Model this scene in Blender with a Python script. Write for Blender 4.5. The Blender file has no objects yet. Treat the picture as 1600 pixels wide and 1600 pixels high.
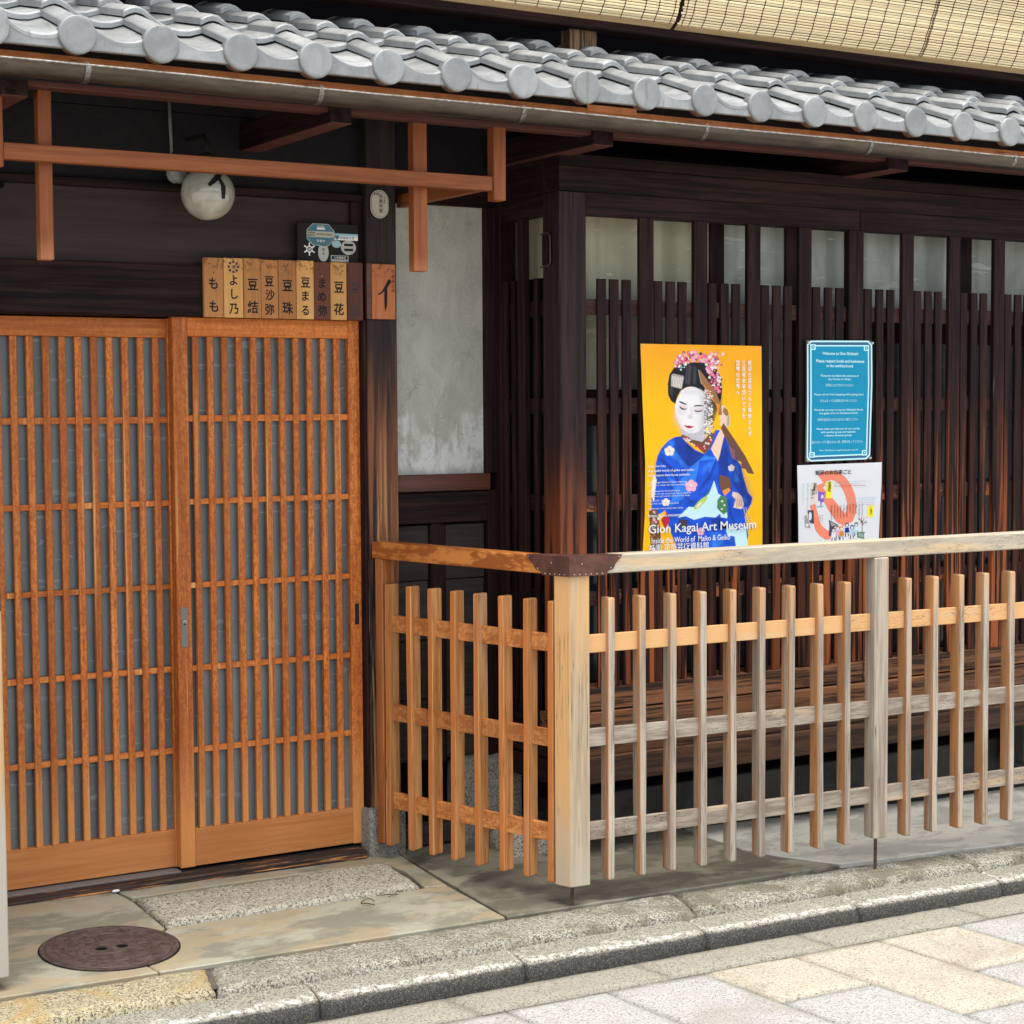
import bpy, bmesh, math, random
from mathutils import Vector, Matrix, noise as mnoise
random.seed(7)
R = math.radians
scene = bpy.context.scene
C = scene.collection

# ------------------------------------------------------------------ camera
F, YAW, PITCH, ROLL = 2812.76, .54392971, .05854509, .00584785
cam_d = bpy.data.cameras.new('camera'); cam = bpy.data.objects.new('camera', cam_d); C.objects.link(cam)
cam_d.sensor_width = 36; cam_d.lens = F/1600*36; cam_d.clip_start = .05; cam_d.clip_end = 500
fw = Vector((math.sin(YAW)*math.cos(PITCH), math.cos(YAW)*math.cos(PITCH), -math.sin(PITCH)))
rt = Vector((math.cos(YAW), -math.sin(YAW), 0)); dn = fw.cross(rt)
cr, sr = math.cos(ROLL), math.sin(ROLL)
r2 = rt*cr + dn*sr; d2 = -rt*sr + dn*cr
M = Matrix((r2, -d2, -fw)).transposed().to_4x4(); M.translation = (0, 0, 1.5)
cam.matrix_world = M
scene.camera = cam

# ------------------------------------------------------------------ sky, sun, exposure
SUN_EL, SUN_AZ = 80, 200      # azimuth clockwise from +y; a veiled sun almost overhead
w = bpy.data.worlds.new('World'); scene.world = w; w.use_nodes = True
nt = w.node_tree; bg = nt.nodes['Background']
sky = nt.nodes.new('ShaderNodeTexSky'); sky.sky_type = 'NISHITA'; sky.sun_disc = False
sky.sun_elevation = R(SUN_EL); sky.sun_rotation = R(SUN_AZ); sky.air_density = 1.0; sky.dust_density = 3.0; sky.ozone_density = .6
hs_ = nt.nodes.new('ShaderNodeHueSaturation'); hs_.inputs['Saturation'].default_value = .45
nt.links.new(sky.outputs[0], hs_.inputs['Color']); nt.links.new(hs_.outputs[0], bg.inputs[0]); bg.inputs[1].default_value = .15
sd = bpy.data.lights.new('sun', 'SUN'); sd.energy = 1.5; sd.angle = R(34); sd.color = (1, .95, .87)
so = bpy.data.objects.new('sun', sd); C.objects.link(so)
az, el = R(SUN_AZ), R(SUN_EL)
sdir = Vector((math.sin(az)*math.cos(el), math.cos(az)*math.cos(el), math.sin(el)))
so.rotation_euler = sdir.to_track_quat('Z', 'Y').to_euler()
vs = scene.view_settings; vs.view_transform = 'Standard'; vs.look = 'None'; vs.exposure = 1.3; vs.gamma = 1

# ------------------------------------------------------------------ material tools
class NT:
    def __init__(s, name):
        s.m = bpy.data.materials.new(name); s.m.use_nodes = True
        s.t = s.m.node_tree; s.b = s.t.nodes['Principled BSDF']; s.out = s.t.nodes['Material Output']
        s._pos = s._rnd = None
    def n(s, ty, **k):
        x = s.t.nodes.new(ty)
        for a, v in k.items(): setattr(x, a, v)
        return x
    def L(s, a, b): s.t.links.new(a, b)
    def put(s, sock, v):
        if v is None: return
        if isinstance(v, (int, float)): sock.default_value = v
        elif isinstance(v, (tuple, list)): sock.default_value = (*v, 1) if len(v) == 3 and sock.type == 'RGBA' else v
        else: s.L(v, sock)
    @property
    def pos(s):
        if s._pos is None: s._pos = s.n('ShaderNodeNewGeometry').outputs['Position']
        return s._pos
    @property
    def rnd(s):
        if s._rnd is None: s._rnd = s.n('ShaderNodeObjectInfo').outputs['Random']
        return s._rnd
    def math(s, op, a, b=None, c=None):
        x = s.n('ShaderNodeMath', operation=op); s.put(x.inputs[0], a); s.put(x.inputs[1], b); s.put(x.inputs[2], c); return x.outputs[0]
    def vmul(s, v, k):
        x = s.n('ShaderNodeVectorMath', operation='MULTIPLY'); s.put(x.inputs[0], v); s.put(x.inputs[1], k); return x.outputs[0]
    def vadd(s, v, k):
        x = s.n('ShaderNodeVectorMath', operation='ADD'); s.put(x.inputs[0], v); s.put(x.inputs[1], k); return x.outputs[0]
    def noise(s, v, scale, det=4, rough=.55, dist=0):
        x = s.n('ShaderNodeTexNoise'); s.put(x.inputs['Vector'], v); x.inputs['Scale'].default_value = scale
        x.inputs['Detail'].default_value = det; x.inputs['Roughness'].default_value = rough; x.inputs['Distortion'].default_value = dist
        return x.outputs['Fac']
    def vor(s, v, scale, feat='F1'):
        x = s.n('ShaderNodeTexVoronoi', feature=feat); s.put(x.inputs['Vector'], v); x.inputs['Scale'].default_value = scale; return x
    def step(s, f, a, b, lo=0, hi=1):
        x = s.n('ShaderNodeMapRange', interpolation_type='SMOOTHSTEP'); s.put(x.inputs[0], f)
        for i, v in zip((1, 2, 3, 4), (a, b, lo, hi)): x.inputs[i].default_value = v
        return x.outputs[0]
    def mix(s, f, a, b, bt='MIX'):
        x = s.n('ShaderNodeMix', data_type='RGBA', blend_type=bt); s.put(x.inputs[0], f); s.put(x.inputs[6], a); s.put(x.inputs[7], b); return x.outputs[2]
    def xyz(s):
        x = s.n('ShaderNodeSeparateXYZ'); s.L(s.pos, x.inputs[0]); return x.outputs
    def rvec(s, k=(7.3, 5.1, 3.7)):
        x = s.n('ShaderNodeCombineXYZ')
        for i in range(3): s.L(s.math('MULTIPLY', s.rnd, k[i]), x.inputs[i])
        return s.vadd(s.pos, x.outputs[0])
    def bump(s, h, st=.3, d=.002):
        x = s.n('ShaderNodeBump'); x.inputs['Strength'].default_value = st; x.inputs['Distance'].default_value = d
        s.L(h, x.inputs['Height']); s.L(x.outputs[0], s.b.inputs['Normal'])
    def fin(s, col, rough=.6, spec=None, metal=None):
        s.put(s.b.inputs['Base Color'], col); s.put(s.b.inputs['Roughness'], rough)
        if spec is not None: s.b.inputs['Specular IOR Level'].default_value = spec
        if metal is not None: s.put(s.b.inputs['Metallic'], metal)
        return s.m

AX = {'x': (1, 26, 26), 'y': (26, 1, 26), 'z': (26, 26, 1)}
def wood(name, light, dark, ax='z', rough=.6, spec=.3, layers=(), contrast=.5, bst=.35, scale=1.0, mottle=0, mcol=None, cracks=0, tone=.34):
    """grain streaks along one axis; layers = (colour, function giving a 0..1 mask) for wear"""
    s = NT(name); v = s.rvec()
    gv = s.vmul(v, tuple(k*scale for k in AX[ax]))
    g1 = s.noise(gv, 1.6, 6, .62, .5); g2 = s.noise(gv, 6.5, 4, .6, .2)
    g = s.math('ADD', s.math('MULTIPLY', g1, .65), s.math('MULTIPLY', g2, .35))
    col = s.mix(s.step(g, .5-.22*(1.2-contrast), .5+.22*(1.2-contrast)), dark, light)
    big = s.noise(v, 2.2, 3)
    col = s.mix(s.step(big, .35, .7, 0, .35), col, dark)
    tone = s.math('MULTIPLY_ADD', s.rnd, tone, 1-tone/2)
    x = s.n('ShaderNodeVectorMath', operation='SCALE'); s.L(col, x.inputs[0]); s.L(tone, x.inputs[3]); col = x.outputs[0]
    if mottle:
        mm = s.noise(s.vmul(v, (1, 1, .55)), 90, 4, .65, 1.2)
        col = s.mix(s.math('MULTIPLY', s.step(mm, .42, .6), mottle), col, mcol or dark)
    for c, f in layers:
        col = s.mix(f(s, v, g), col, c)
    if cracks:
        ck = s.noise(s.vmul(v, tuple(2.6*k if k > 1 else .8 for k in AX[ax])), 1.4, 3, .6, .15)
        ck = s.math('MULTIPLY', s.step(s.math('ABSOLUTE', s.math('SUBTRACT', ck, .5)), .012, .004), s.step(s.noise(v, 3.1, 2), .48, .56))
        col = s.mix(s.math('MULTIPLY', ck, cracks), col, tuple(q*.22 for q in dark))
    s.bump(g, bst, .0015)
    return s.fin(col, s.step(g, .3, .7, rough+.08, rough-.06), spec)

def ztone(z0, z1, k=.12, amt=1.0, ax='z'):
    """wear that starts below height z1 and is full at z0, ragged along the grain"""
    def f(s, v, g):
        z = s.xyz()[2]; n = s.noise(s.vmul(v, (30, 30, 2.4) if ax == 'z' else (2.4, 30, 30)), 1, 5, .6)
        zz = s.math('ADD', z, s.math('MULTIPLY', s.math('SUBTRACT', n, .5), k*6))
        return s.math('MULTIPLY', s.step(zz, z0, z1, 1, 0), amt)
    return f
def patch(scale=(25, 25, 1.5), a=.5, b=.62, amt=1.0, n=1.0):
    def f(s, v, g): return s.math('MULTIPLY', s.step(s.noise(s.vmul(v, scale), n, 5, .6, .3), a, b), amt)
    return f
def both(f1, f2):
    return lambda s, v, g: s.math('MULTIPLY', f1(s, v, g), f2(s, v, g))

MAT = {}
DK, DK2 = (.034, .0145, .0128), (.0085, .0045, .0055)
WORN = (.36, .10, .032)
for a in 'xyz':
    MAT['dark_'+a] = wood('dark stained wood '+a, DK, DK2, a, .6, .1, contrast=.7)
MAT['pole'] = wood('lattice pole wood', (.034, .0145, .0125), DK2, 'z', .55, .1, [(WORN, both(lambda s, v, g: s.step(s.rnd, .25, .85, .18, 1), both(ztone(.85, 1.62, .13, .95), patch((46, 46, 1.1), .46, .56)))), ((.2, .17, .14), patch((60, 60, 3), .66, .74, .25))], .7)
MAT['corner_post'] = wood('bay corner post wood', DK, DK2, 'z', .55, .2, [((.27, .075, .027), both(ztone(.95, 1.42, .06, .95), patch((44, 44, 1.3), .40, .58)))], .7)
MAT['sill'] = wood('weathered sill boards', (.27, .115, .048), (.032, .017, .012), 'x', .7, .2, [((.23, .12, .07), patch((1.2, 40, 45), .52, .64, .7)), ((.030, .020, .016), ztone(.30, .50, .02, .75, 'x'))], .9, .8, cracks=.8)  # last layer: boards darker towards the bottom
MAT['oldcol'] = wood('weathered column wood', (.034, .022, .02), (.014, .010, .010), 'z', .65, .25, [((.20, .075, .032), both(ztone(1.35, 1.78, .1, .95), patch((42, 42, 1.2), .38, .54))), ((.50, .27, .12), both(ztone(1.0, 1.6, .1, .85), patch((70, 70, 1.6), .54, .62)))], .7, .6, cracks=.8)
MAT['threshold'] = wood('weathered threshold wood', (.09, .05, .03), (.028, .019, .017), 'x', .7, .2, [((.62, .27, .09), patch((2.2, 22, 60), .52, .60)), ((.02, .015, .014), patch((3, 40, 90), .54, .60))], .9, .8, .5, cracks=.8)
MAT['red_x'] = wood('red brown frame wood x', (.29, .088, .024), (.17, .045, .012), 'x', .6, .3, contrast=.5)
MAT['red_y'] = wood('red brown frame wood y', (.29, .088, .024), (.17, .045, .012), 'y', .6, .3, contrast=.5)
MAT['red_z'] = wood('red brown frame wood z', (.29, .088, .024), (.17, .045, .012), 'z', .6, .3, [((.42, .16, .07), ztone(1.88, 1.96, .01, .7))], .5)
MAT['beam_red'] = wood('eave beam wood', (.12, .038, .026), (.07, .022, .017), 'x', .6, .3)
OR, ORD = (.62, .20, .036), (.40, .098, .014)
lowlight = ((.68, .29, .085), ztone(.15, .55, .05, .7))  # bounce light from the road, painted into the lower door colour
pale_edge = ((.74, .38, .13), both(patch((40, 40, .7), .56, .68, .8), lambda s, v, g: s.step(s.xyz()[2], 1.7, 1.2)))
for a in 'xz':
    MAT['door_'+a] = wood('orange door wood '+a, OR, ORD, a, .5, .3, [lowlight, pale_edge], .55, .25, 1.2, .62 if a == 'z' else .35, (.24, .046, .008), tone=.46)
MAT['door_board'] = wood('orange door board', (.62, .25, .07), (.46, .155, .036), 'x', .5, .4, [((.56, .25, .09), patch((1.0, 30, 22), .5, .68, .6))], .4, .2)
def sheltered(sx, rag=.2):
    # faces turned away from the street rain keep their warm colour
    def f(s, v, g):
        x = s.n('ShaderNodeSeparateXYZ'); s.L(s.n('ShaderNodeNewGeometry').outputs['Normal'], x.inputs[0])
        return s.step(s.math('MULTIPLY', x.outputs[0], sx), .5, .8)
    return f
FO, FOD, FG, FGD = (.60, .285, .095), (.40, .155, .045), (.46, .40, .325), (.26, .21, .16)
MAT['fence_side_z'] = wood('sheltered fence wood z', (.66, .33, .12), (.40, .155, .045), 'z', .6, .25, [((.50, .165, .038), both(sheltered(-1), patch((30, 30, .8), .30, .5, .95))), ((.50, .38, .26), patch((30, 30, .9), .54, .66, .6))], .8, .5, cracks=.8)
MAT['fence_side_y'] = wood('sheltered fence wood y', (.60, .26, .08), (.38, .13, .032), 'y', .5, .35, [], .9, .4, 1.0, .45, (.24, .065, .015))
MAT['fence_front_z'] = wood('weathered fence wood z', FG, FGD, 'z', .75, .15, [((.46, .19, .055), both(sheltered(-1, .05), patch((26, 26, .8), .40, .56, .85))), ((.58, .30, .12), patch((60, 60, .6), .58, .66, .45)), ((.66, .34, .13), lambda s, v, g: s.math('MULTIPLY', s.step(s.math('ADD', s.xyz()[2], s.math('MULTIPLY', s.noise(s.vmul(v, (30, 30, 2)), 1, 4), .5)), 1.0, 1.2), .6))], .8, .5, cracks=.8)
MAT['fence_wallpost'] = wood('orange fence wall post', (.46, .17, .048), (.27, .075, .018), 'z', .55, .3, contrast=.9, bst=.4)
MAT['fence_front_x'] = wood('weathered fence wood x', FG, FGD, 'x', .75, .15, [((.66, .38, .17), lambda s, v, g: s.math('MULTIPLY', s.step(s.xyz()[2], .70, .78), s.step(s.xyz()[2], .90, .84))), ((.60, .44, .26), patch((1.2, 20, 20), .55, .66, .5))], .7, .5, cracks=.8)
MAT['fence_rail_x'] = wood('weathered hand rail wood', (.52, .46, .35), (.36, .31, .235), 'x', .7, .2, [((.66, .46, .24), patch((.9, 22, 22), .5, .64, .6))], .6, .4, cracks=.8)
MAT['fence_rail_y'] = wood('orange hand rail wood', (.66, .25, .055), (.34, .09, .014), 'y', .45, .4, [], 1.0, .35, .55)
MAT['fence_post'] = wood('fence corner post wood', (.56, .40, .22), (.40, .27, .14), 'z', .6, .2, [((.66, .38, .14), lambda s, v, g: s.step(s.n('ShaderNodeNewGeometry').outputs['Normal'] and s.math('MULTIPLY', s.xyz()[0], 1), 2.93, 2.885)), ((.40, .35, .29), patch((28, 28, .7), .48, .6, .8))], .7, .45)
MAT['upper_post'] = wood('old upper post wood', (.25, .15, .08), (.05, .032, .022), 'z', .7, .2, contrast=1.0, bst=.9)
for nm, c1, c2 in (('a', (.52, .23, .072), (.38, .155, .048)), ('b', (.66, .36, .12), (.54, .27, .085)), ('c', (.50, .21, .068), (.37, .145, .046)), ('d', (.12, .035, .02), (.08, .024, .014)), ('e', (.46, .15, .05), (.33, .10, .034))):
    MAT['plaque_'+nm] = wood('name plaque wood '+nm, c1, c2, 'z', .55, .3, [((.10, .035, .018), both(lambda s, v, g: s.step(s.xyz()[2], 1.90, 1.95), patch((60, 60, 60), .5, .62, .7)))], .4, .2)

def simple(name, col, rough=.5, spec=.5, metal=0, em=None):
    s = NT(name); m = s.fin(col, rough, spec, metal)
    return m
def varied(name, c1, c2, scale=8, rough=.6, spec=.3, metal=0, bst=.2, det=6, bscale=60, a=.4, b=.62):
    s = NT(name); v = s.rvec(); n = s.noise(v, scale, det, .62, .3)
    s.bump(s.noise(v, bscale, 5), bst, .002)
    return s.fin(s.mix(s.step(n, a, b), c1, c2), rough, spec, metal)

def plaster_mat():
    s = NT('stained plaster'); v = s.pos; z = s.xyz()[2]
    n = s.noise(s.vmul(v, (1, 1, .45)), 13, 9, .68, .5); col = s.mix(s.step(n, .35, .65), (.38, .37, .315), (.46, .45, .39))
    fall = s.math('ADD', s.math('MULTIPLY', n, 1.3), s.math('MULTIPLY', s.math('SUBTRACT', 1.62, z), 1.15))
    col = s.mix(s.step(fall, .80, 1.02), col, (.62, .62, .585))
    ck = s.noise(v, 6, 6, .6, .6); col = s.mix(s.math('MULTIPLY', s.step(s.math('ABSOLUTE', s.math('SUBTRACT', ck, .5)), .0035, .001), .5), col, (.14, .13, .11))
    fine = s.noise(v, 120, 4, .7, .5)
    streak = s.noise(s.vmul(v, (1, 1, .25)), 30, 5, .7)
    col = s.mix(s.math('MULTIPLY', s.step(fine, .50, .62), s.step(streak, .50, .60)), col, (.50, .49, .45))
    low = s.step(s.math('ADD', z, s.math('MULTIPLY', n, .18)), 1.40, 1.36)
    col = s.mix(s.math('MULTIPLY', low, .7), col, (.33, .32, .28))
    s.bump(s.noise(v, 50, 6), .25, .003)
    return s.fin(col, .9, .1)
MAT['plaster'] = plaster_mat()

def concrete_mat(name, c1, c2, c3, sc=3.5, rough=.55):
    s = NT(name); v = s.pos
    n = s.noise(s.vmul(v, (1, 1.7, 1)), sc, 10, .66, .25); n2 = s.noise(s.vmul(v, (1, 2.2, 1)), sc*.8, 7, .62, .35)
    col = s.mix(s.step(n, .43, .56), c1, c2)
    col = s.mix(s.step(n2, .50, .56, 0, .7), col, c3)
    n3 = s.noise(v, sc*2.1, 7, .7, .8); col = s.mix(s.step(n3, .60, .66, 0, .55), col, tuple(min(1, k*1.55) for k in c2))
    fine = s.noise(v, 260, 3, .7); col = s.mix(s.step(fine, .35, .7, 0, .18), col, (.05, .045, .035))
    s.bump(s.noise(v, 70, 6), .25, .003)
    return s.fin(col, s.step(n, .3, .7, rough-.12, rough+.15), .4)
MAT['concrete'] = concrete_mat('stained concrete', (.34, .325, .245), (.20, .19, .14), (.33, .265, .16))
MAT['concrete_damp'] = concrete_mat('damp concrete', (.19, .175, .125), (.11, .10, .075), (.30, .275, .20), 3.0, .5)
MAT['concrete_grey'] = concrete_mat('grey cement', (.42, .41, .36), (.30, .295, .26), (.50, .48, .41), 4.0)
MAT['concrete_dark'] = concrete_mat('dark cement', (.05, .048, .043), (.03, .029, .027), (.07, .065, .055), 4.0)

def granite(name, light, mid, dark, yellow=0, dk=.5, grime=None, sc=1.0, ycol=(.42, .28, .10), bst=.5, rough=.75, dirt=0, edge=0, patchy=0):
    s = NT(name); v = s.rvec()
    sp = s.noise(v, 300*sc, 3, .85); sp2 = s.noise(v, 150*sc, 4, .85, .6); sp3 = s.noise(v, 55*sc, 4, .7, .8)
    col = s.mix(s.step(sp, .40, .56), mid, light)
    col = s.mix(s.step(sp2, .545-.05*dk, .600-.05*dk, 0, .92), col, dark)
    col = s.mix(s.step(sp3, .58, .66, 0, .5*dk), col, mid)
    if patchy:
        pd = s.noise(s.pos, 3.2, 8, .7, .5); pd2 = s.noise(s.pos, 14, 6, .7, .3); col = s.mix(s.math('MULTIPLY', s.math('MAXIMUM', s.step(pd, .48, .64), s.step(pd2, .58, .66, 0, .7)), patchy), col, (.20, .17, .115))
    if dirt:
        dm = s.math('MULTIPLY', s.step(s.noise(v, 7, 6, .7, .6), .42, .60), s.step(s.xyz()[0], 1.9, 3.2, .35, 1)); col = s.mix(s.math('MULTIPLY', dm, .72), col, (.13, .105, .06))
        dm = s.step(s.noise(v, 26, 5, .75), .60, .68, 0, .6); col = s.mix(dm, col, dark)
    if yellow:
        y = s.noise(v, 4.5, 6, .65, .6); col = s.mix(s.step(y, .56-.12*yellow, .66-.06*yellow, 0, .75), col, ycol, 'MULTIPLY' if False else 'MIX')
        col = s.mix(s.step(sp2, .58, .66, 0, .6), col, dark)
    big = s.noise(v, 9, 5, .6); col = s.mix(s.step(big, .5, .75, 0, .4), col, mid)
    if grime: col = s.mix(s.math('MULTIPLY', grime(s, v), s.step(sp, .62, .50, .55, 1)), col, (.018, .017, .015))
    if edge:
        zl = s.math('ADD', s.math('ADD', s.xyz()[2], s.math('MULTIPLY', s.xyz()[0], .015)), s.math('MULTIPLY', s.math('SUBTRACT', s.noise(v, 18, 4), .5), .010))  # pale arris band: worn edge with its sky highlight painted in
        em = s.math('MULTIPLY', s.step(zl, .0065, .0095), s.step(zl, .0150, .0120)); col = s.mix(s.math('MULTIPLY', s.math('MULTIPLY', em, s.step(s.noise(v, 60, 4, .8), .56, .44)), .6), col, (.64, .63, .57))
    s.bump(s.math('ADD', sp, s.math('MULTIPLY', sp2, 1.5)), bst, .003)
    return s.fin(col, rough, .35)
MAT['granite_rough'] = granite('rough kerb granite', (.60, .57, .48), (.29, .27, .21), (.040, .035, .028), .0, 1.2, dirt=1, bst=1.0)
MAT['granite_yellow'] = granite('yellowed kerb granite', (.60, .55, .38), (.36, .29, .15), (.05, .042, .03), .6, 1.0, bst=.9)
MAT['granite_step'] = granite('rough step granite', (.56, .52, .42), (.28, .25, .18), (.045, .038, .027), 0, .75, sc=.8)
MAT['granite_base'] = granite('column base granite', (.30, .28, .24), (.18, .17, .14), (.045, .042, .036), 0, .8)
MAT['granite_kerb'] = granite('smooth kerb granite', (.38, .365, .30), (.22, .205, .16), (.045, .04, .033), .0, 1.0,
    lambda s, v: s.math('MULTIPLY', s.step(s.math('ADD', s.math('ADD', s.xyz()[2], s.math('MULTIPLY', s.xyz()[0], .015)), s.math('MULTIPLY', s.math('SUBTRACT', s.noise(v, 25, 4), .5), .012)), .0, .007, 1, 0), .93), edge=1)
MAT['pave_white'] = granite('pale paving granite', (.44, .435, .41), (.30, .295, .275), (.10, .095, .085), 0, .4, patchy=.35, bst=.25)
MAT['pave_cream'] = granite('cream paving granite', (.47, .435, .355), (.35, .31, .235), (.13, .10, .065), .0, .4, patchy=.4, bst=.25, ycol=(.56, .40, .20))
MAT['pave_grey'] = granite('border paving granite', (.34, .32, .26), (.23, .21, .165), (.07, .06, .045), 0, .5, bst=.3)
MAT['road'] = varied('road grout and far paving', (.42, .40, .34), (.52, .50, .44), 3, .8)
MAT['grout'] = varied('dark grout', (.06, .052, .04), (.12, .10, .075), 20, .9)

def tile_mat():
    s = NT('silver grey roof tile'); v = s.rvec()
    n = s.noise(v, 14, 7, .65, .4); col = s.mix(s.step(n, .35, .68), (.205, .218, .22), (.285, .295, .295))
    tn = s.n('ShaderNodeVectorMath', operation='SCALE'); s.L(col, tn.inputs[0]); s.L(s.math('MULTIPLY_ADD', s.rnd, .30, .86), tn.inputs[3]); col = tn.outputs[0]
    dd = s.noise(v, 5.5, 6, .7, .8); col = s.mix(s.step(dd, .52, .68, 0, .3), col, (.185, .18, .16))
    st = s.noise(s.vmul(v, (52, 12, 7)), 1, 5, .65); col = s.mix(s.step(st, .61, .65, 0, .6), col, (.16, .145, .12))
    f = s.noise(v, 160, 3, .7); col = s.mix(s.step(f, .62, .72, 0, .4), col, (.14, .13, .12))
    s.bump(s.noise(v, 45, 5), .15, .002)
    return s.fin(col, s.step(n, .3, .7, .40, .60), .5, .12)
MAT['tile'] = tile_mat()
def copper():
    s = NT('aged copper gutter'); v = s.pos
    n = s.noise(s.vmul(v, (1, 4, 4)), 9, 6, .65, .4)
    g = s.n('ShaderNodeNewGeometry'); z = s.xyz()
    col = s.mix(s.step(n, .35, .7), (.066, .050, .038), (.11, .088, .068))
    return s.fin(col, s.step(n, .3, .7, .3, .48), .5, .75)
MAT['copper_old'] = copper()
MAT['copper_bright'] = varied('bright copper lining', (.92, .40, .16), (.80, .30, .12), 20, .4, .5, .15)
MAT['steel'] = varied('grey metal strap', (.42, .40, .36), (.22, .20, .17), 60, .4, .5, .7)
MAT['copper_cap'] = varied('brown copper corner cap', (.085, .036, .028), (.13, .055, .04), 18, .45, .4, .35, .3)
MAT['nail'] = simple('bright nail', (.55, .50, .42), .35, .5, .6)
MAT['rod'] = varied('rusty iron', (.06, .04, .03), (.12, .07, .045), 60, .7, .3, .3)
MAT['lid'] = varied('rusty cast iron lid', (.060, .039, .032), (.10, .072, .062), 40, .6, .35, .2, .6)
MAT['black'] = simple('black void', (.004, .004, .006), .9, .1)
MAT['ink'] = simple('black ink', (.012, .012, .012), .6, .2)
MAT['white_print'] = simple('white print', (.80, .80, .78), .6, .3)
def glass_pane(name, c1, c2, rough=.12, spec=.5):
    s = NT(name); v = s.pos; z = s.xyz()[2]
    n = s.noise(s.vmul(v, (4, 4, 2.2)), 1, 5, .6, .6)
    col = s.mix(s.step(n, .35, .65), c1, c2)
    bands = s.noise(s.vmul(v, (11, 11, .6)), 1, 2, .5); col = s.mix(s.step(bands, .42, .62, 0, .55), col, tuple(q*.55 for q in c1))
    li = s.noise(s.vmul(v, (6, 6, 38)), 1, 3, .5, 1.0)
    col = s.mix(s.step(li, .64, .66, 0, .35), col, tuple(min(1, k*1.7) for k in c2))
    s.bump(s.noise(v, 5, 2), .12, .01)
    return s.fin(col, rough, spec)
MAT['door_glass'] = glass_pane('blue grey door glass', (.13, .155, .165), (.18, .21, .215), .25, .45)
MAT['pane_cream'] = glass_pane('frosted cream pane', (.34, .33, .23), (.43, .41, .30), .55, .25)
MAT['pane_grey'] = glass_pane('frosted grey green pane', (.24, .26, .235), (.36, .38, .34), .5, .3)
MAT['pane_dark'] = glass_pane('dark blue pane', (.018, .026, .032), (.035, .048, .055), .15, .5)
MAT['conduit'] = simple('grey conduit paint', (.16, .15, .14), .5)
MAT['porcelain'] = varied('grey porcelain', (.30, .31, .30), (.20, .21, .21), 30, .25)

# ------------------------------------------------------------------ object tools
WL = {}
def tag(o, label=None, cat=None, group=None, kind=None):
    if label: o['label'] = label
    if cat: o['category'] = cat
    if group: o['group'] = group
    if kind: o['kind'] = kind
    return o
def link(name, data, wloc, parent=None):
    o = bpy.data.objects.new(name, data); C.objects.link(o)
    wloc = Vector(wloc)
    if parent: o.parent = parent; o.location = wloc - WL[parent.name]
    else: o.location = wloc
    WL[o.name] = wloc
    return o
def empty(name, loc, parent=None): return link(name, None, loc, parent)
def mk(name, bm, mat, parent=None, smooth=False, norm=False):
    if norm: bmesh.ops.recalc_face_normals(bm, faces=bm.faces)
    vs_ = [v.co for v in bm.verts]
    lo = Vector([min(v[i] for v in vs_) for i in range(3)]); hi = Vector([max(v[i] for v in vs_) for i in range(3)])
    c = (lo+hi)/2; c.z = lo.z
    bmesh.ops.translate(bm, verts=bm.verts, vec=-c)
    me = bpy.data.meshes.new(name); bm.to_mesh(me); bm.free()
    for m in (mat if isinstance(mat, (list, tuple)) else [mat]): me.materials.append(MAT[m] if isinstance(m, str) else m)
    if smooth:
        for p in me.polygons: p.use_smooth = True
    return link(name, me, c, parent)
def inst(src, name, wloc, parent=None, mat=None):
    me = src.data
    if mat: me = me.copy(); me.materials.clear(); me.materials.append(MAT[mat])
    return link(name, me, wloc, parent)
BOX = {}
def addbox(bm, x0, x1, y0, y1, z0, z1, mi=0):
    v = [bm.verts.new(p) for p in ((x0, y0, z0), (x1, y0, z0), (x1, y1, z0), (x0, y1, z0), (x0, y0, z1), (x1, y0, z1), (x1, y1, z1), (x0, y1, z1))]
    for f in ((0, 3, 2, 1), (4, 5, 6, 7), (0, 1, 5, 4), (1, 2, 6, 5), (2, 3, 7, 6), (3, 0, 4, 7)):
        bm.faces.new([v[i] for i in f]).material_index = mi
    return v
def bx(name, mat, parent, x0, x1, y0, y1, z0, z1, bev=.0015):
    key = (round(x1-x0, 4), round(y1-y0, 4), round(z1-z0, 4), bev, mat)
    loc = ((x0+x1)/2, (y0+y1)/2, z0)
    if key in BOX: return link(name, BOX[key], loc, parent)
    bm = bmesh.new(); addbox(bm, x0, x1, y0, y1, z0, z1)
    if bev: bmesh.ops.bevel(bm, geom=bm.edges[:], offset=bev, segments=1, affect='EDGES')
    o = mk(name, bm, mat, parent); BOX[key] = o.data
    return o
def prism(bm, pts, z0, z1):
    """vertical prism over a plan polygon; z may be numbers or functions of (x, y)"""
    f0 = z0 if callable(z0) else (lambda x, y: z0); f1 = z1 if callable(z1) else (lambda x, y: z1)
    a = [bm.verts.new((x, y, f0(x, y))) for x, y in pts]; b = [bm.verts.new((x, y, f1(x, y))) for x, y in pts]
    n = len(pts); bm.faces.new(a[::-1]); bm.faces.new(b)
    for i in range(n): bm.faces.new((a[i], a[(i+1) % n], b[(i+1) % n], b[i]))
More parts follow.
